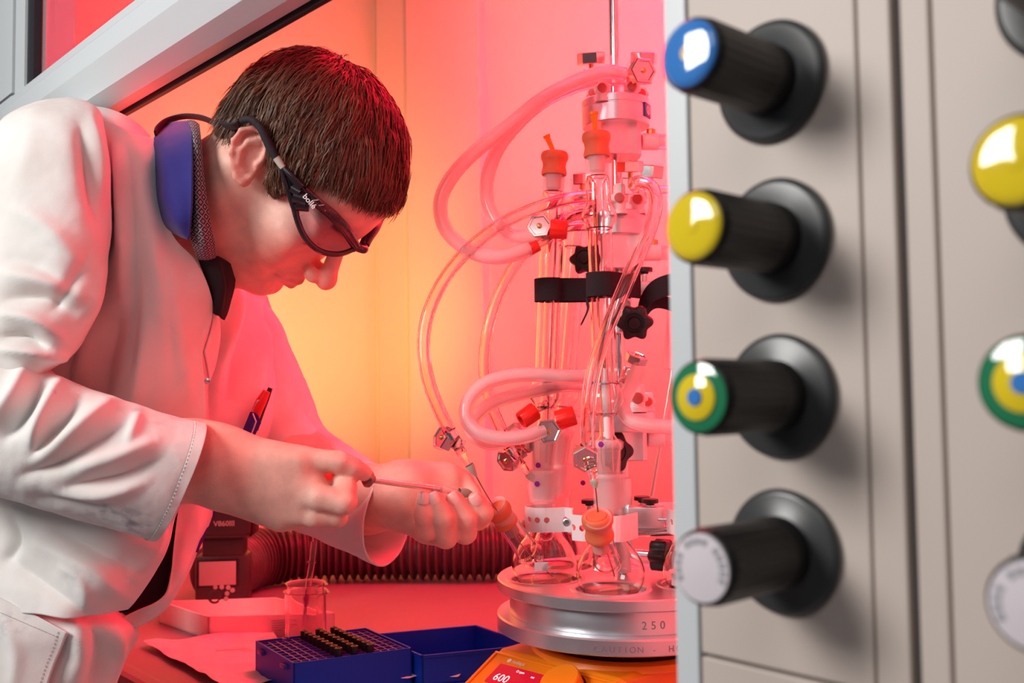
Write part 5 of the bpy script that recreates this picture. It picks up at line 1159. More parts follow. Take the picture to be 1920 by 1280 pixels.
def stitchline(name, pts, parent, r=.00028):
    p_ = cr(np.array(pts), len(pts)*6); ds = np.concatenate([[0], np.cumsum(np.linalg.norm(np.diff(p_, axis=0), axis=1))]); mb = MB(); u = 0
    while u+.0022 < ds[-1]:
        sweep(mb, [[np.interp(x, ds, p_[:, i]) for i in range(3)] for x in (u, u+.0011, u+.0022)], r, 5); u += .0034
    o = mb.build(name, M['stitch'], parent); o['kind'] = 'stuff'; return o
def surfd(G, px, py, off=.003):
    f = G.reshape(-1, 3); pp = proj(f); d = np.hypot(pp[:, 0]-px, pp[:, 1]-py); k = np.argsort(d)[:6]; y = f[k, 1].min(); return y-off
# dark shirt and trousers directly over the body
def shirtsdf(p):
    d = torso(p)-.007; d = smx(d, -(p[:, 2]+.32), .004); d = smx(d, (p-neckB)@nrm(neckA-neckC)+.012, .004); return d
def trsdf(p): return smx(trunk(p)-.007, p[:, 2]+.315, .004)
V1, F1_ = surfnet(shirtsdf, (-.85, .74, -.36), (.0, 1.32, .30), .010); sh = arrmesh('shirt', V1, F1_, M['dark'], person); mod(sh, 'SMOOTH', iterations=4)
V1, F1_ = surfnet(trsdf, (-.75, .74, -1.20), (-.1, 1.32, -.28), .012); tr_ = arrmesh('trousers', V1, F1_, M['dark'], person); mod(tr_, 'SMOOTH', iterations=4)
for x in (HIPR+[-.03, -.04, -.82], HIPL+[-.01, -.02, -.82]):
    mb = MB(); x = np.array([x[0], x[1], -1.22]); V = []
    for k_, (l_, w_, z_) in enumerate(((.0, .030, .0), (.0, .033, .035), (.0, .031, .07), (.0, .028, .09))):
        pass
    prof = [(-.10, .030, .055), (-.06, .036, .085), (.0, .040, .095), (.06, .045, .06), (.12, .046, .045), (.165, .036, .035), (.185, .012, .02)]
    for (xx, w_, h_) in prof:
        for k in range(14):
            t = 2*math.pi*k/14; V.append(x+[xx, w_*math.cos(t), max(.0, h_/2+h_/2*math.sin(t))])
    mb.add(V, grid_faces(7, 14, cv=True)+[tuple(range(14)), tuple(range(84, 98))[::-1]]); o = mb.build('shoe', M['black'], person); mod(o, 'SUBSURF', levels=1, render_levels=1)
coat = thing('lab_coat', P(100, 700, .95), None, None); del_ = None
coat.location = tuple(P(100, 700, .95)); place(coat, person); coat['label'] = 'white cotton lab coat with grey smudges on the near cuff'
def coatmat():
    m = mat('coat_cotton', (.76, .735, .70), .9, bump=.22, bscale=1100, sheen=.15); nt = m.node_tree; b = nt.nodes['Principled BSDF']
    tc = nt.nodes.new('ShaderNodeTexCoord'); n = nt.nodes.new('ShaderNodeTexNoise'); n.inputs['Scale'].default_value = 9; n.inputs['Detail'].default_value = 7; nt.links.new(tc.outputs['Object'], n.inputs['Vector'])
    cr_ = nt.nodes.new('ShaderNodeValToRGB'); cr_.color_ramp.elements[0].position = .30; cr_.color_ramp.elements[0].color = (.66, .63, .59, 1); cr_.color_ramp.elements[1].position = .5; cr_.color_ramp.elements[1].color = (.78, .76, .735, 1)
    nt.links.new(n.outputs[0], cr_.inputs[0]); at_ = nt.nodes.new('ShaderNodeVertexColor'); at_.layer_name = 'smudge'
    mx = nt.nodes.new('ShaderNodeMix'); mx.data_type = 'RGBA'; n2 = nt.nodes.new('ShaderNodeTexNoise'); n2.inputs['Scale'].default_value = 90; n2.inputs['Detail'].default_value = 5; nt.links.new(tc.outputs['Object'], n2.inputs['Vector'])
    r = nt.nodes.new('ShaderNodeMapRange'); r.inputs[1].default_value = .45; r.inputs[2].default_value = .62; nt.links.new(n2.outputs[0], r.inputs[0]); mu = nt.nodes.new('ShaderNodeMath'); mu.operation = 'MULTIPLY'
    nt.links.new(r.outputs[0], mu.inputs[0]); nt.links.new(at_.outputs['Color'], mu.inputs[1]); nt.links.new(mu.outputs[0], mx.inputs['Factor']); nt.links.new(cr_.outputs[0], mx.inputs['A']); mx.inputs['B'].default_value = (.27, .27, .33, 1)
    nt.links.new(mx.outputs['Result'], b.inputs['Base Color']); return m
M['coat'] = coatmat()
def smudge(o, spots):
    me = o.data; n = len(me.vertices); co = np.empty(n*3); me.vertices.foreach_get('co', co); pp = proj(co.reshape(-1, 3)); v = np.zeros(n)
    for x, y, rx, ry, a in spots: v = np.maximum(v, a*np.exp(-((pp[:, 0]-x)/rx)**2-((pp[:, 1]-y)/ry)**2))
    c = me.color_attributes.new('smudge', 'FLOAT_COLOR', 'POINT'); c.data.foreach_set('color', np.stack([v, v, v, np.ones(n)], 1).astype(np.float32).ravel())
# -- back and skirt of the coat, one closed shell round the trunk
TL = [(196, 125, 140, 1.02, .006), (199, 90, 175, 1.02, .03), (205, 60, 205, 1.02, .05), (222, 20, 240, 1.02, .07), (245, -40, 268, 1.02, .085), (275, -80, 288, 1.02, .095), (330, -120, 296, 1.02, .10), (430, -160, 305, 1.02, .105), (540, -190, 372, 1.02, .105), (650, -210, 360, 1.02, .105), (760, -225, 350, 1.02, .10), (860, -235, 345, 1.02, .10), (930, -240, 290, 1.02, .10), (1010, -245, 250, 1.02, .105), (1080, -250, 210, 1.01, .11), (1130, -255, 205, 1.01, .115), (1180, -258, 256, 1.01, .12), (1240, -262, 232, 1.01, .12), (1330, -265, 205, 1.01, .125), (1500, -265, 190, 1.0, .13), (1750, -268, 190, 1.0, .14)]
G = ringloft([((l, y), (r, y), d, hd, 0) for y, l, r, d, hd in TL], 190, 170, 2.2)
G = wrinkle(G, [([(60, 1020), (130, 1070), (230, 1120)], .010, 26), ([(0, 1050), (90, 1110), (170, 1170)], -.010, 22), ([(130, 1150), (150, 1210), (130, 1290)], .012, 20), ([(175, 1170), (190, 1230), (170, 1300)], -.012, 16), ([(225, 1185), (220, 1240), (195, 1300)], .008, 14),
     ([(60, 960), (110, 1030), (190, 1060)], -.006, 24), ([(10, 1010), (40, 1060), (110, 1100)], -.006, 16), ([(150, 1000), (200, 1040), (260, 1060)], .006, 22), ([(0, 960), (30, 1010), (20, 1050)], -.007, 14)], cv=True, fr=.0025, fs=11)
o = cloth('coat_body', G, M['coat'], coat, cv=True); smudge(o, [(210, 1015, 8, 6, .9), (235, 1037, 7, 5, .9), (60, 1150, 40, 20, .25), (30, 1090, 50, 30, .2), (130, 1130, 14, 8, .5)]); GB = G
# -- near front panel
rows = [[(185, 222, .955), (225, 238, .935), (258, 252, .935), (291, 263, .955)], [(180, 300, .915), (222, 300, .905), (262, 298, .905), (299, 296, .925)], [(170, 370, .915), (222, 370, .90), (265, 368, .90), (305, 366, .918)],
        [(165, 440, .92), (220, 440, .902), (270, 440, .90), (322, 440, .915)], [(160, 500, .925), (225, 500, .905), (300, 500, .90), (368, 492, .93)], [(150, 550, .93), (225, 550, .906), (310, 548, .90), (394, 545, .935)],
        [(140, 600, .93), (220, 600, .908), (310, 600, .902), (400, 592, .945)], [(120, 670, .93), (210, 670, .91), (300, 670, .905), (378, 662, .94)], [(90, 740, .935), (190, 740, .915), (295, 740, .91), (384, 735, .94)],
        [(50, 810, .935), (160, 810, .92), (280, 810, .915), (382, 810, .94)], [(0, 900, .93), (130, 900, .92), (260, 900, .92), (360, 900, .945)], [(-30, 960, .92), (110, 960, .91), (240, 965, .915), (328, 965, .95)],
        [(-40, 1020, .91), (90, 1020, .90), (215, 1030, .91), (311, 1022, .95)], [(-50, 1070, .905), (80, 1070, .895), (190, 1085, .90), (285, 1077, .945)], [(-50, 1110, .90), (70, 1110, .89), (160, 1125, .893), (261, 1112, .94)], [(-60, 1150, .905), (60, 1150, .888), (140, 1160, .89), (238, 1140, .935)]]
G = patchgrid(rows, 200, 110)
F_A = [([(212, 270), (228, 380), (236, 480), (230, 560)], .010, 15), ([(238, 280), (252, 420), (250, 600), (245, 700)], -.008, 14), ([(262, 330), (290, 480), (330, 640), (352, 760)], .008, 22), ([(200, 260), (206, 360), (203, 470)], -.012, 10), ([(300, 480), (318, 600), (330, 720)], -.006, 15),
       ([(190, 560), (165, 660), (140, 740)], .010, 24), ([(225, 590), (200, 690), (190, 780)], -.008, 18), ([(270, 600), (262, 700), (250, 770)], .006, 16), ([(60, 1015), (150, 1060), (236, 1120)], .008, 20), ([(140, 940), (200, 990), (290, 1030)], .006, 22), ([(100, 990), (180, 1030), (260, 1070)], -.006, 14), ([(0, 1040), (90, 1100), (180, 1165)], -.008, 18), ([(20, 960), (35, 1010), (10, 1050)], -.008, 12), ([(110, 1060), (150, 1090), (160, 1140)], .005, 12), ([(300, 960), (290, 1020), (240, 1090)], .006, 16)]
G = wrinkle(G, F_A, fr=.0022, fs=12, seed=4)
o = cloth('near_front_panel', G, M['coat'], coat, th=.0022); smudge(o, [(208, 1012, 6, 4, 1.), (236, 1037, 5, 4, 1.), (150, 1080, 30, 40, .2)]); GA = G
stitchline('seam_stitching', [P(px, py, surfd(GA, px, py, .0018)) for px, py in ((296, 300), (301, 370), (316, 440), (362, 494), (387, 548), (393, 592), (372, 665), (376, 735))], coat) if False else None
# -- pocket on the skirt
pk = [[(-80, 1090), (-20, 1112), (60, 1150), (127, 1186)], [(-80, 1150), (-20, 1170), (50, 1195), (116, 1215)], [(-90, 1220), (-30, 1235), (35, 1245), (98, 1258)], [(-90, 1320), (-30, 1330), (20, 1330), (72, 1340)]]
rows = [[(x, y, min(surfd(GB, x, y, .0), surfd(GA, x, y, .0) if y < 1150 else 9)-.005) for x, y in r] for r in pk]
G = patchgrid(rows, 40, 40); G = wrinkle(G, [([(0, 1150), (30, 1220), (20, 1300)], .004, 14)], fr=.0008, fs=20, seed=9); o = cloth('pocket', G, M['coat'], coat); smudge(o, [(20, 1170, 50, 25, .35)])
stitchline('pocket_stitching', [G[2+int(i), -4]+[0, -.0015, 0] for i in range(0, 36)], o); stitchline('pocket_stitching', [G[6, j]+[0, -.0015, 0] for j in range(0, 38)], o)
# -- far front panel with the hanging lower corner
rows = [[(360, 440, 1.0), (400, 452, 1.03), (450, 500, 1.09), (500, 556, 1.15)], [(360, 520, 1.01), (420, 535, 1.04), (470, 560, 1.09), (513, 608, 1.17)], [(350, 600, 1.01), (425, 615, 1.04), (485, 635, 1.09), (530, 668, 1.17)], [(345, 680, 1.01), (415, 690, 1.03), (480, 700, 1.07), (565, 720, 1.17)],
        [(345, 760, 1.01), (410, 770, 1.025), (480, 775, 1.06), (560, 800, 1.15)], [(345, 850, 1.01), (400, 860, 1.02), (450, 860, 1.05), (500, 870, 1.12)], [(340, 920, 1.01), (375, 925, 1.015), (400, 925, 1.04), (419, 915, 1.09)], [(332, 970, 1.0), (358, 975, 1.005), (380, 975, 1.02), (397, 965, 1.05)],
        [(326, 1020, .99), (345, 1022, .995), (360, 1024, 1.01), (374, 1018, 1.03)], [(320, 1075, .98), (335, 1080, .985), (345, 1078, 1.0), (354, 1068, 1.02)], [(306, 1120, .97), (310, 1128, .975), (322, 1125, .985), (332, 1110, 1.0)], [(245, 1150, .96), (268, 1160, .965), (285, 1158, .97), (305, 1146, .985)], [(200, 1172, .95), (225, 1182, .955), (240, 1182, .96), (252, 1176, .97)]]
G = patchgrid(rows, 160, 80)
G = wrinkle(G, [([(420, 500), (440, 590), (415, 680)], .014, 18), ([(470, 560), (450, 640), (425, 760)], -.012, 16), ([(500, 600), (485, 680), (470, 780)], .012, 16), ([(400, 620), (395, 700), (390, 790)], -.008, 12), ([(380, 930), (360, 1000), (335, 1090)], .006, 12)], fr=.002, fs=13, seed=6)
o = cloth('far_front_panel', G, M['coat'], coat, th=.0022); smudge(o, [])
mb = MB(); sweep(mb, cr([P(420, 914, 1.083), P(408, 940, 1.065), P(390, 985, 1.042), (P(373, 1022, 1.022)), P(369, 1035, 1.02)], 30), .0022, 10, flat=(.0035, .0012), up=(0, -1, 0)); mb.build('blue_edging', M['navy'], coat)
mb = MB(); lathe(mb, [(.0028, 0), (.0028, .0012), (.002, .0016), (0, .0016)], P(389, 714, surfd(GA, 380, 714, .006)), (0, -1, 0), 18); mb.build('snap_button', M['steelb'], coat)
G = patchgrid([[(290, 905, 1.0), (320, 905, 1.0), (360, 905, 1.02)], [(285, 960, 1.0), (310, 960, .995), (338, 958, 1.012)], [(265, 1020, 1.0), (300, 1020, .99), (336, 1020, 1.002)], [(235, 1070, .99), (280, 1072, .985), (328, 1075, .992)], [(215, 1110, .98), (260, 1112, .978), (318, 1112, .984)], [(205, 1146, .97), (230, 1148, .97), (262, 1148, .972)]], 40, 16); cloth('dark_underlayer', G, M['dark'], sh)
# lapel flap inside the neckline
rows = [[(318, 440, .935), (345, 455, .95), (362, 470, .96)], [(345, 470, .94), (365, 480, .955), (380, 500, .97)], [(372, 492, .938), (384, 520, .955), (400, 560, .98)], [(392, 545, .942), (402, 580, .96), (412, 620, .99)], [(398, 600, .95), (400, 640, .965), (404, 680, .99)], [(382, 660, .945), (388, 690, .96), (392, 715, .98)]]
G = patchgrid(rows, 50, 20); o = cloth('lapel', G, M['coat'], coat); smudge(o, [])
# -- near sleeve, upper part
UL = [((104, 186), (128, 185), .93, .006, 0), ((60, 194), (165, 193), .92, .030, 0), ((18, 212), (186, 210), .91, .046, 0), ((-15, 250), (197, 250), .90, .056, 0), ((-35, 320), (203, 322), .895, .062, 0), ((-60, 410), (206, 412), .89, .066, 0), ((-85, 500), (201, 490), .885, .068, 0), ((-105, 580), (192, 555), .88, .068, 0), ((-125, 660), (166, 615), .875, .066, 0), ((-130, 735), (138, 662), .87, .060, 0), ((-80, 790), (88, 692), .875, .048, 0), ((-30, 790), (40, 700), .88, .030, 0)]
G = ringloft(UL, 150, 190, 2.25)
G = wrinkle(G, [([(150, 235), (170, 330), (190, 430)], -.012, 16), ([(172, 220), (186, 300), (192, 380)], .006, 10), ([(20, 385), (90, 430), (150, 500)], .006, 20), ([(10, 480), (70, 500), (130, 540)], -.005, 14), ([(0, 510), (80, 530), (160, 560)], .008, 18), ([(0, 560), (80, 555), (150, 590)], -.010, 16), ([(0, 590), (60, 600), (120, 640)], .010, 14), ([(0, 630), (50, 630), (90, 655)], -.010, 10), ([(0, 655), (60, 662), (125, 668)], .010, 10), ([(170, 470), (130, 540), (100, 580)], -.006, 13), ([(190, 500), (170, 570), (140, 640)], .006, 12), ([(60, 230), (50, 300), (40, 380)], .003, 30)], cv=True, fr=.0022, fs=15, seed=2)
o = cloth('near_upper_sleeve', G, M['coat'], coat, cv=True); smudge(o, [(95, 470, 30, 20, .12)])
# -- near forearm sleeve with open cuff
LL = [((-150, 610), (-150, 900), .855, .045, 0), ((-60, 640), (-70, 918), .85, .056, 0), ((25, 676), (10, 932), .848, .058, 0), ((95, 702), (72, 950), .850, .058, 0), ((160, 728), (130, 966), .852, .057, 4), ((236, 754), (190, 984), .857, .055, 8), ((300, 776), (236, 998), .862, .053, 14), ((340, 788), (262, 1005), .865, .052, 18), ((362, 793), (276, 1009), .867, .051, 20), ((379, 797), (287, 1011), .868, .050, 22)]
G = ringloft(LL, 170, 180, 2.3)
FS = [([(110, 715), (75, 790), (60, 840)], .012, 15), ([(85, 700), (55, 760), (10, 820)], -.014, 14), ([(45, 690), (20, 750), (-30, 800)], .010, 15), ([(210, 755), (150, 800), (70, 860)], .011, 17), ([(150, 745), (110, 800), (60, 850)], -.012, 13), ([(240, 790), (180, 830), (110, 870), (40, 890)], -.009, 13), ([(290, 830), (220, 855), (140, 880)], .008, 15), ([(300, 860), (220, 895), (120, 915)], -.008, 13), ([(270, 905), (200, 925), (100, 930)], .006, 14), ([(200, 950), (130, 940), (60, 930)], -.005, 10), ([(260, 775), (250, 800), (240, 830)], .005, 10)]
G = wrinkle(G, FS, cv=True, fr=.0018, fs=18, seed=7)
ih = 146; G[ih:ih+2] += .0*G[ih:ih+2]; cN = G.mean(1)[:, None, :]; vdir = G-cN; vdir /= np.linalg.norm(vdir, axis=2)[:, :, None]
G[ih] -= vdir[ih]*.0012; G[ih+3:] += vdir[ih+3:]*.0006
o = cloth('near_forearm_sleeve', G, M['coat'], coat, cv=True, th=.0020); smudge(o, [(215, 960, 45, 14, 1.), (250, 975, 30, 16, .9), (190, 950, 40, 10, .7), (270, 990, 16, 10, 1.), (310, 790, 30, 10, .5), (255, 770, 20, 8, .4), (330, 900, 14, 50, .25), (100, 735, 6, 4, .8)])
for j0 in range(8, 172, 4): pass
sl = [G[ih+1, j]+vdir[ih+1, j]*.0016 for j in range(-6, 100)]; stitchline('cuff_stitching', sl, o)
# -- far sleeve, lit red, with wide open cuff
FLV = [((400, 520), (300, 700), 1.15, .05, 0), ((505, 575), (390, 760), 1.16, .06, 0), ((548, 660), (420, 830), 1.165, .062, 0), ((582, 740), (450, 900), 1.15, .062, 0), ((600, 795), (480, 950), 1.12, .060, 0), ((640, 830), (530, 985), 1.09, .056, 0), ((680, 853), (585, 1005), 1.06, .052, 0), ((708, 868), (630, 1025), 1.035, .052, -6), ((728, 878), (672, 1042), 1.02, .055, -20), ((741, 884), (716, 1058), 1.01, .058, -46)]
G = ringloft(FLV, 130, 150, 2.15)
G = wrinkle(G, [([(560, 760), (600, 800), (610, 850)], -.008, 14), ([(600, 800), (640, 860), (640, 900)], .007, 14), ([(540, 720), (500, 790), (480, 840)], .010, 16), ([(640, 850), (600, 890), (580, 940)], -.006, 12), ([(680, 960), (640, 990), (590, 990)], .004, 12)], cv=True, fr=.0025, fs=14, seed=3)
o = cloth('far_sleeve', G, M['coat'], coat, cv=True, th=.0020); smudge(o, [(700, 1030, 20, 8, .3)])
# -- blue collar, patterned inner band, dark placket
def patternmat():
    m = mat('diamond_weave', (.2, .15, .17), .85); nt = m.node_tree; b = nt.nodes['Principled BSDF']; tc = nt.nodes.new('ShaderNodeTexCoord'); sp_ = nt.nodes.new('ShaderNodeSeparateXYZ'); nt.links.new(tc.outputs['UV'], sp_.inputs[0])
    def mth(op, a, b_=None):
        n = nt.nodes.new('ShaderNodeMath'); n.operation = op
        for i, x in enumerate((a, b_)):
            if x is None: continue
            if isinstance(x, (int, float)): n.inputs[i].default_value = x
            else: nt.links.new(x, n.inputs[i])
        return n.outputs[0]
    fx = mth('ABSOLUTE', mth('SUBTRACT', mth('FRACT', mth('MULTIPLY', sp_.outputs[0], 3.)), .5)); fy = mth('ABSOLUTE', mth('SUBTRACT', mth('FRACT', mth('MULTIPLY', sp_.outputs[1], 17.)), .5))
    d = mth('FRACT', mth('MULTIPLY', mth('ADD', fx, fy), 2.6)); k = mth('GREATER_THAN', d, .48); mx = nt.nodes.new('ShaderNodeMix'); mx.data_type = 'RGBA'; nt.links.new(k, mx.inputs['Factor']); mx.inputs['A'].default_value = (.30, .25, .28, 1); mx.inputs['B'].default_value = (.018, .012, .02, 1); nt.links.new(mx.outputs['Result'], b.inputs['Base Color']); return m
M['pattern'] = patternmat()
def uvgrid(o, nu, nv):
    me = o.data; uv = me.uv_layers.new(name='UVMap'); li = np.empty(len(me.loops), np.int32); me.loops.foreach_get('vertex_index', li); u_ = (li % nv)/(nv-1); v_ = (li//nv)/(nu-1); uv.data.foreach_set('uv', np.stack([u_, v_], 1).astype(np.float32).ravel())
rows = [[(352, 226, .965), (362, 226, .955), (374, 234, .945)], [(352, 262, .925), (364, 262, .912), (377, 264, .915)], [(350, 320, .910), (366, 320, .898), (381, 320, .902)], [(350, 370, .906), (368, 370, .893), (387, 370, .900)], [(352, 420, .906), (374, 420, .894), (394, 420, .905)], [(362, 460, .912), (384, 460, .904), (402, 458, .918)], [(372, 486, .925), (390, 486, .922), (405, 482, .935)]]
G = patchgrid(rows, 70, 26); o = cloth('patterned_collar_band', G, M['pattern'], sh, th=.0015); uvgrid(o, 70, 26)
rows = [[(306, 240, .99), (330, 229, .975), (359, 227, .962)], [(289, 262, .955), (318, 258, .930), (360, 255, .918)], [(285, 295, .925), (316, 292, .904), (361, 290, .898)], [(288, 340, .918), (320, 338, .894), (361, 335, .888)], [(292, 380, .916), (324, 380, .890), (360, 378, .886)], [(300, 412, .914), (330, 412, .890), (358, 410, .888)], [(322, 432, .910), (340, 433, .895), (356, 433, .893)], [(342, 444, .905), (348, 446, .899), (353, 449, .896)]]
G = patchgrid(rows, 80, 50); G = wrinkle(G, [([(310, 270), (315, 330), (312, 390)], .003, 16)], fr=.0006, fs=20); cloth('blue_collar', G, M['collar'], sh, th=.0022)
rows = [[(368, 470, .935), (395, 475, .93), (425, 490, .95), (440, 505, .975)], [(380, 510, .94), (402, 515, .935), (425, 525, .95), (438, 540, .97)], [(390, 550, .945), (408, 552, .94), (422, 560, .95), (430, 570, .965)], [(398, 585, .95), (408, 590, .945), (414, 596, .95), (420, 600, .96)]]
G = patchgrid(rows, 40, 30); G = wrinkle(G, [([(405, 490), (412, 540), (408, 590)], .005, 5)], fr=.0012, fs=25); cloth('dark_placket', G, M['dark'], sh)
# ---- safety glasses in head coordinates
def HPx(px, py, yl):
    """point of the viewing ray that lies at lateral head coordinate yl"""
    v = FWD+(px-960)/FL*RT+(640-py)/FL*UP; n = HR[:, 1]; t = (yl*HS+HO@n)/(v@n); return hl(v*t)
gl = thing('safety_glasses', hw([.09, 0, .01]), None, None); place(gl, person); gl['label'] = 'black wraparound safety glasses on a neck cord'
TOPc = [(540, 325, -.0755), (566, 356, -.0725), (592, 380, -.066), (620, 404, -.053), (642, 428, -.036), (657, 450, -.018), (664, 462, -.010)]
BOTc = [(652, 471, -.016), (630, 476, -.031), (602, 471, -.049), (580, 455, -.062), (565, 432, -.069), (554, 400, -.0725), (546, 362, -.0745)]
loopN = [HPx(*q) for q in TOPc+BOTc]; print('goggle', np.round(loopN, 3).tolist()[:7])
lpc = cr(np.array(loopN), 72, closed=True)
lens_pts = lpc
for s_ in (1, -1):
    fx_ = lambda q: hw(np.asarray(q)*[1, s_, 1])
    path = np.array([fx_(q) for q in np.vstack([lpc, lpc[:1]])]); mb = MB(); upv = hw([0, 0, 1])-hw([0, 0, 0])
    rr = [.0040 if i < 34 else .0030 for i in range(len(path))]; sweep(mb, path, rr, 12, caps=False); mb.build('lens_frame', M['goggle'], gl)
    c_ = lpc.mean(0); V = [fx_(c_+np.array([.006, -.003*1, 0]))]; n_ = len(lpc)
    for f_ in (.35, .7, 1.): V += [fx_(c_+(q-c_)*f_+np.array([.006, -.003, 0])*(1-f_*f_)) for q in lpc]
    F = [(0, 1+k, 1+(k+1) % n_) for k in range(n_)]+[(1+r*n_+k, 1+(r+1)*n_+k, 1+(r+1)*n_+(k+1) % n_, 1+r*n_+(k+1) % n_) for r in range(2) for k in range(n_)]
    mb = MB(); mb.add(V, F); lo_ = mb.build('lens', M['lens'], gl, ang=80); mod(lo_, 'SOLIDIFY', thickness=.0012)
    # brow bar with pale vent ribs
    tb = cr(np.array([HPx(*q)+np.array([.002, -.0008, .0035]) for q in TOPc[1:]]), 40); mb = MB(); sweep(mb, [fx_(q) for q in tb], [.003, .0042, .0042, .003], 10); bb = mb.build('brow_bar', M['goggle'], gl)
    for k in range(9):
        q = tb[6+k*3]; mb = MB(); nn = np.array([.35, -.9, .25]); nn = nrm(nn); dd = nrm(tb[7+k*3]-tb[5+k*3]); d2 = nrm(dd*.7+np.cross(nn, dd)*.8); A_ = fx_(q+nn*.0036-d2*.0024); B_ = fx_(q+nn*.0036+d2*.0024); cyl(mb, A_, B_, .0005, 6); mb.build('vent_rib', M['hubgrey'], bb)
    # slotted temple arm, pale ferrule
    up_ = [HPx(*q) for q in ((529, 312, -.079), (546, 330, -.0785), (566, 352, -.075))]; dn_ = [HPx(*q) for q in ((527, 315, -.079), (536, 345, -.0785), (547, 378, -.0755), (556, 402, -.073))]
    mb = MB(); sweep(mb, [fx_(q) for q in cr(np.array(up_), 16)], [.0026, .0032, .0042], 12); sweep(mb, [fx_(q) for q in cr(np.array(dn_), 20)], [.0024, .0024, .0028, .003], 12); sweep(mb, [fx_(HPx(546, 352, -.0775)), fx_(HPx(563, 362, -.0750))], [.004, .005], 12); sweep(mb, [fx_(HPx(551, 368, -.0760)), fx_(HPx(576, 376, -.0722))], [.0062, .0062], 12); sweep(mb, [fx_(HPx(555, 384, -.0748)), fx_(HPx(580, 388, -.0700))], [.0055, .0045], 12); mb.build('temple_arm', M['goggle'], gl)
    mb = MB(); sweep(mb, [fx_(HPx(*q)) for q in ((517, 294, -.0800), (524, 304, -.0795), (531, 315, -.079))], [.0036, .0034, .0030], 12); mb.build('pale_ferrule', M['hubgrey'], gl)
    cp = [HPx(*q) for q in ((452, 226, -.086), (470, 224, -.0865), (487, 238, -.0855), (499, 260, -.0835), (510, 282, -.081), (518, 296, -.080))]
    mb = MB(); sweep(mb, cr(np.array([fx_(q) for q in cp]), 30), [.0034, .0034, .0036, .0042, .0046, .0036], 12); mb.build('ear_cord', M['cord'], gl)
mb = MB(); b0 = hw([.100, -.010, .012]); b1_ = hw([.100, .010, .012]); bm_ = hw([.106, 0, .016]); q0 = hw(np.array(loopN[6])); q1 = hw(np.array(loopN[6])*[1, -1, 1]); sweep(mb, cr([q0, (q0+q1)/2+(hw([.006, 0, .003])-hw([0, 0, 0])), q1], 14), .0042, 12); mb.build('nose_bridge', M['goggle'], gl)
q = HPx(571, 366, -.0765); q2 = HPx(588, 386, -.0740); o1, o2 = hw(q), hw(q2); nv_ = nrm(-HR[:, 1]*1. if False else hw([.2, -1, .1])-hw([0, 0, 0])); xd = nrm(o2-o1); yd = nrm(np.cross(nv_, xd)); zd = np.cross(xd, yd); oo = o1+zd*.0046-yd*.001
txt('bollé', .0075, oo, xd, yd, M['white'], 'arm_lettering', gl, depth=.0001, bold=.0001)
nc = hw([-.020, -.080, .022]); path = [P(292, 252, .955), P(297, 240, .965), P(315, 226, .98), P(345, 218, .985), P(378, 221, .97), P(410, 233, .93), hw(HPx(438, 236, -.083)), hw(HPx(452, 226, -.086))]
mb = MB(); sweep(mb, cr(path, 50), .0030, 10, flat=(.0042, .0014), up=(0, -1, .3)); mb.build('neck_cord', M['cord'], gl)
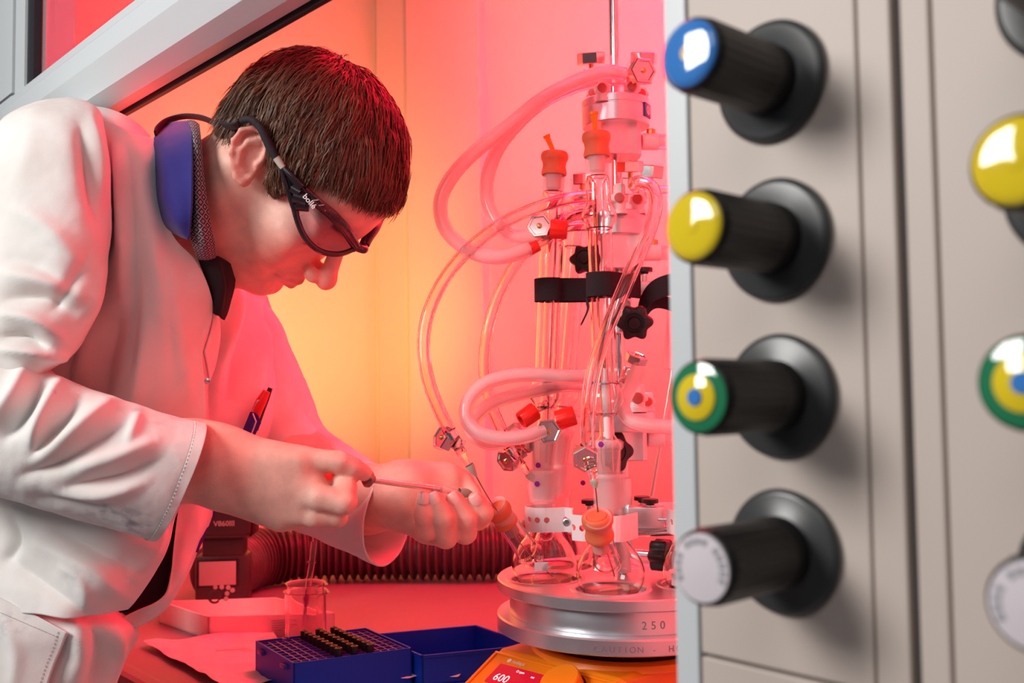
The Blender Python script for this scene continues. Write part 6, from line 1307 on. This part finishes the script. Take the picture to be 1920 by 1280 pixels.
# ================================================================== SYRINGE AND PENS
sy = thing('syringe', P(780, 908, .915), 'slender glass syringe with steel plunger held between both hands', 'syringe')
A_ = P(690, 897, .884); B_ = P(866, 923, .955); ax = nrm(B_-A_); L = np.linalg.norm(B_-A_)
mb = MB(); lathe(mb, [(.0034, 0), (.0034, L-.006), (.0026, L-.001), (.0014, L-.001), (.0022, L-.008), (.0024, .001)], A_, ax, 24, closed=True); mb.build('glass_barrel', M['glass'], sy)
mb = MB(); cyl(mb, P(652, 892, .874), A_+ax*L*.74, .0017, 16); mb.build('plunger', M['steel'], sy)
mb = MB(); lathe(mb, [(0, -.003), (.006, -.003), (.0078, -.001), (.0078, .0012), (.0060, .0030), (.0042, .0036), (.0036, .006), (0, .006)], A_, ax, 24); mb.build('flange', M['bronze'], sy)
mb = MB(); lathe(mb, [(0, L*.74), (.0022, L*.74), (.0022, L*.765), (0, L*.77)], A_, ax, 16); mb.build('plunger_tip', M['ptfe'], sy)
mb = MB(); lathe(mb, [(.0037, L-.004), (.0045, L-.002), (.0045, L+.006), (.0036, L+.009), (.002, L+.013), (0, L+.013)], A_, ax, 20); mb.build('green_hub', M['hubg'], sy)
mb = MB(); sweep(mb, cr([A_+ax*(L+.012), P(905, 937, .968), P(919, 944, .975)], 12), .0005, 8); mb.build('needle', M['needle'], sy)
for k in range(16):
    h_ = L*(.66+.018*k); x_, y_, _ = frame(ax); c_ = A_+ax*h_; V = []
    mb = MB(); pts_ = [c_+np.array(x_)*.0036*math.cos(t)+np.array(y_)*.0036*math.sin(t) for t in np.linspace(math.pi*.9, math.pi*(1.35 if k % 5 else 1.6), 8)]; sweep(mb, pts_, .00018, 5)
    mb.build('graduation', M['white'], sy)
def pen(pts, m, lab, r=.004, clip=True):
    p_ = [P(*q) for q in pts]; t = thing('pen', p_[0], lab, 'pen'); mb = MB(); sweep(mb, cr(p_, 16), [r*.7, r, r, r], 14); mb.build('barrel', M[m], t); d_ = nrm(p_[-1]-p_[0]); mb = MB(); o_ = np.array([-.003, -.0055, 0]); box(mb, p_[0]+d_*.028+o_, d_*.018, np.array([.0016, 0, 0]), np.array([0, .0006, 0]), bev=.0003); mb.build('clip', M['steelb' if m != 'black' else 'blackm'], t)
pen([(500, 733, 1.035), (485, 762, 1.035), (470, 800, 1.038)], 'penred', 'red pen in the chest pocket of the coat', .0055)
pen([(507, 727, 1.045), (494, 760, 1.045), (478, 805, 1.048)], 'black', 'black pen in the chest pocket, behind the red pen', .0035)
rows = [[(470, 772, 1.030), (482, 776, 1.025), (489, 792, 1.032)], [(462, 792, 1.03), (472, 795, 1.025), (482, 806, 1.032)], [(452, 815, 1.03), (464, 818, 1.025), (474, 822, 1.032)]]
G = patchgrid(rows, 20, 16); o = cloth('pen_pocket', G, M['navy'], coat)
mb = MB(); sweep(mb, [P(474, 775, 1.022), P(480, 790, 1.02), P(470, 818, 1.02)], .0008, 8); mb.build('pocket_clip', M['steelb'], coat)
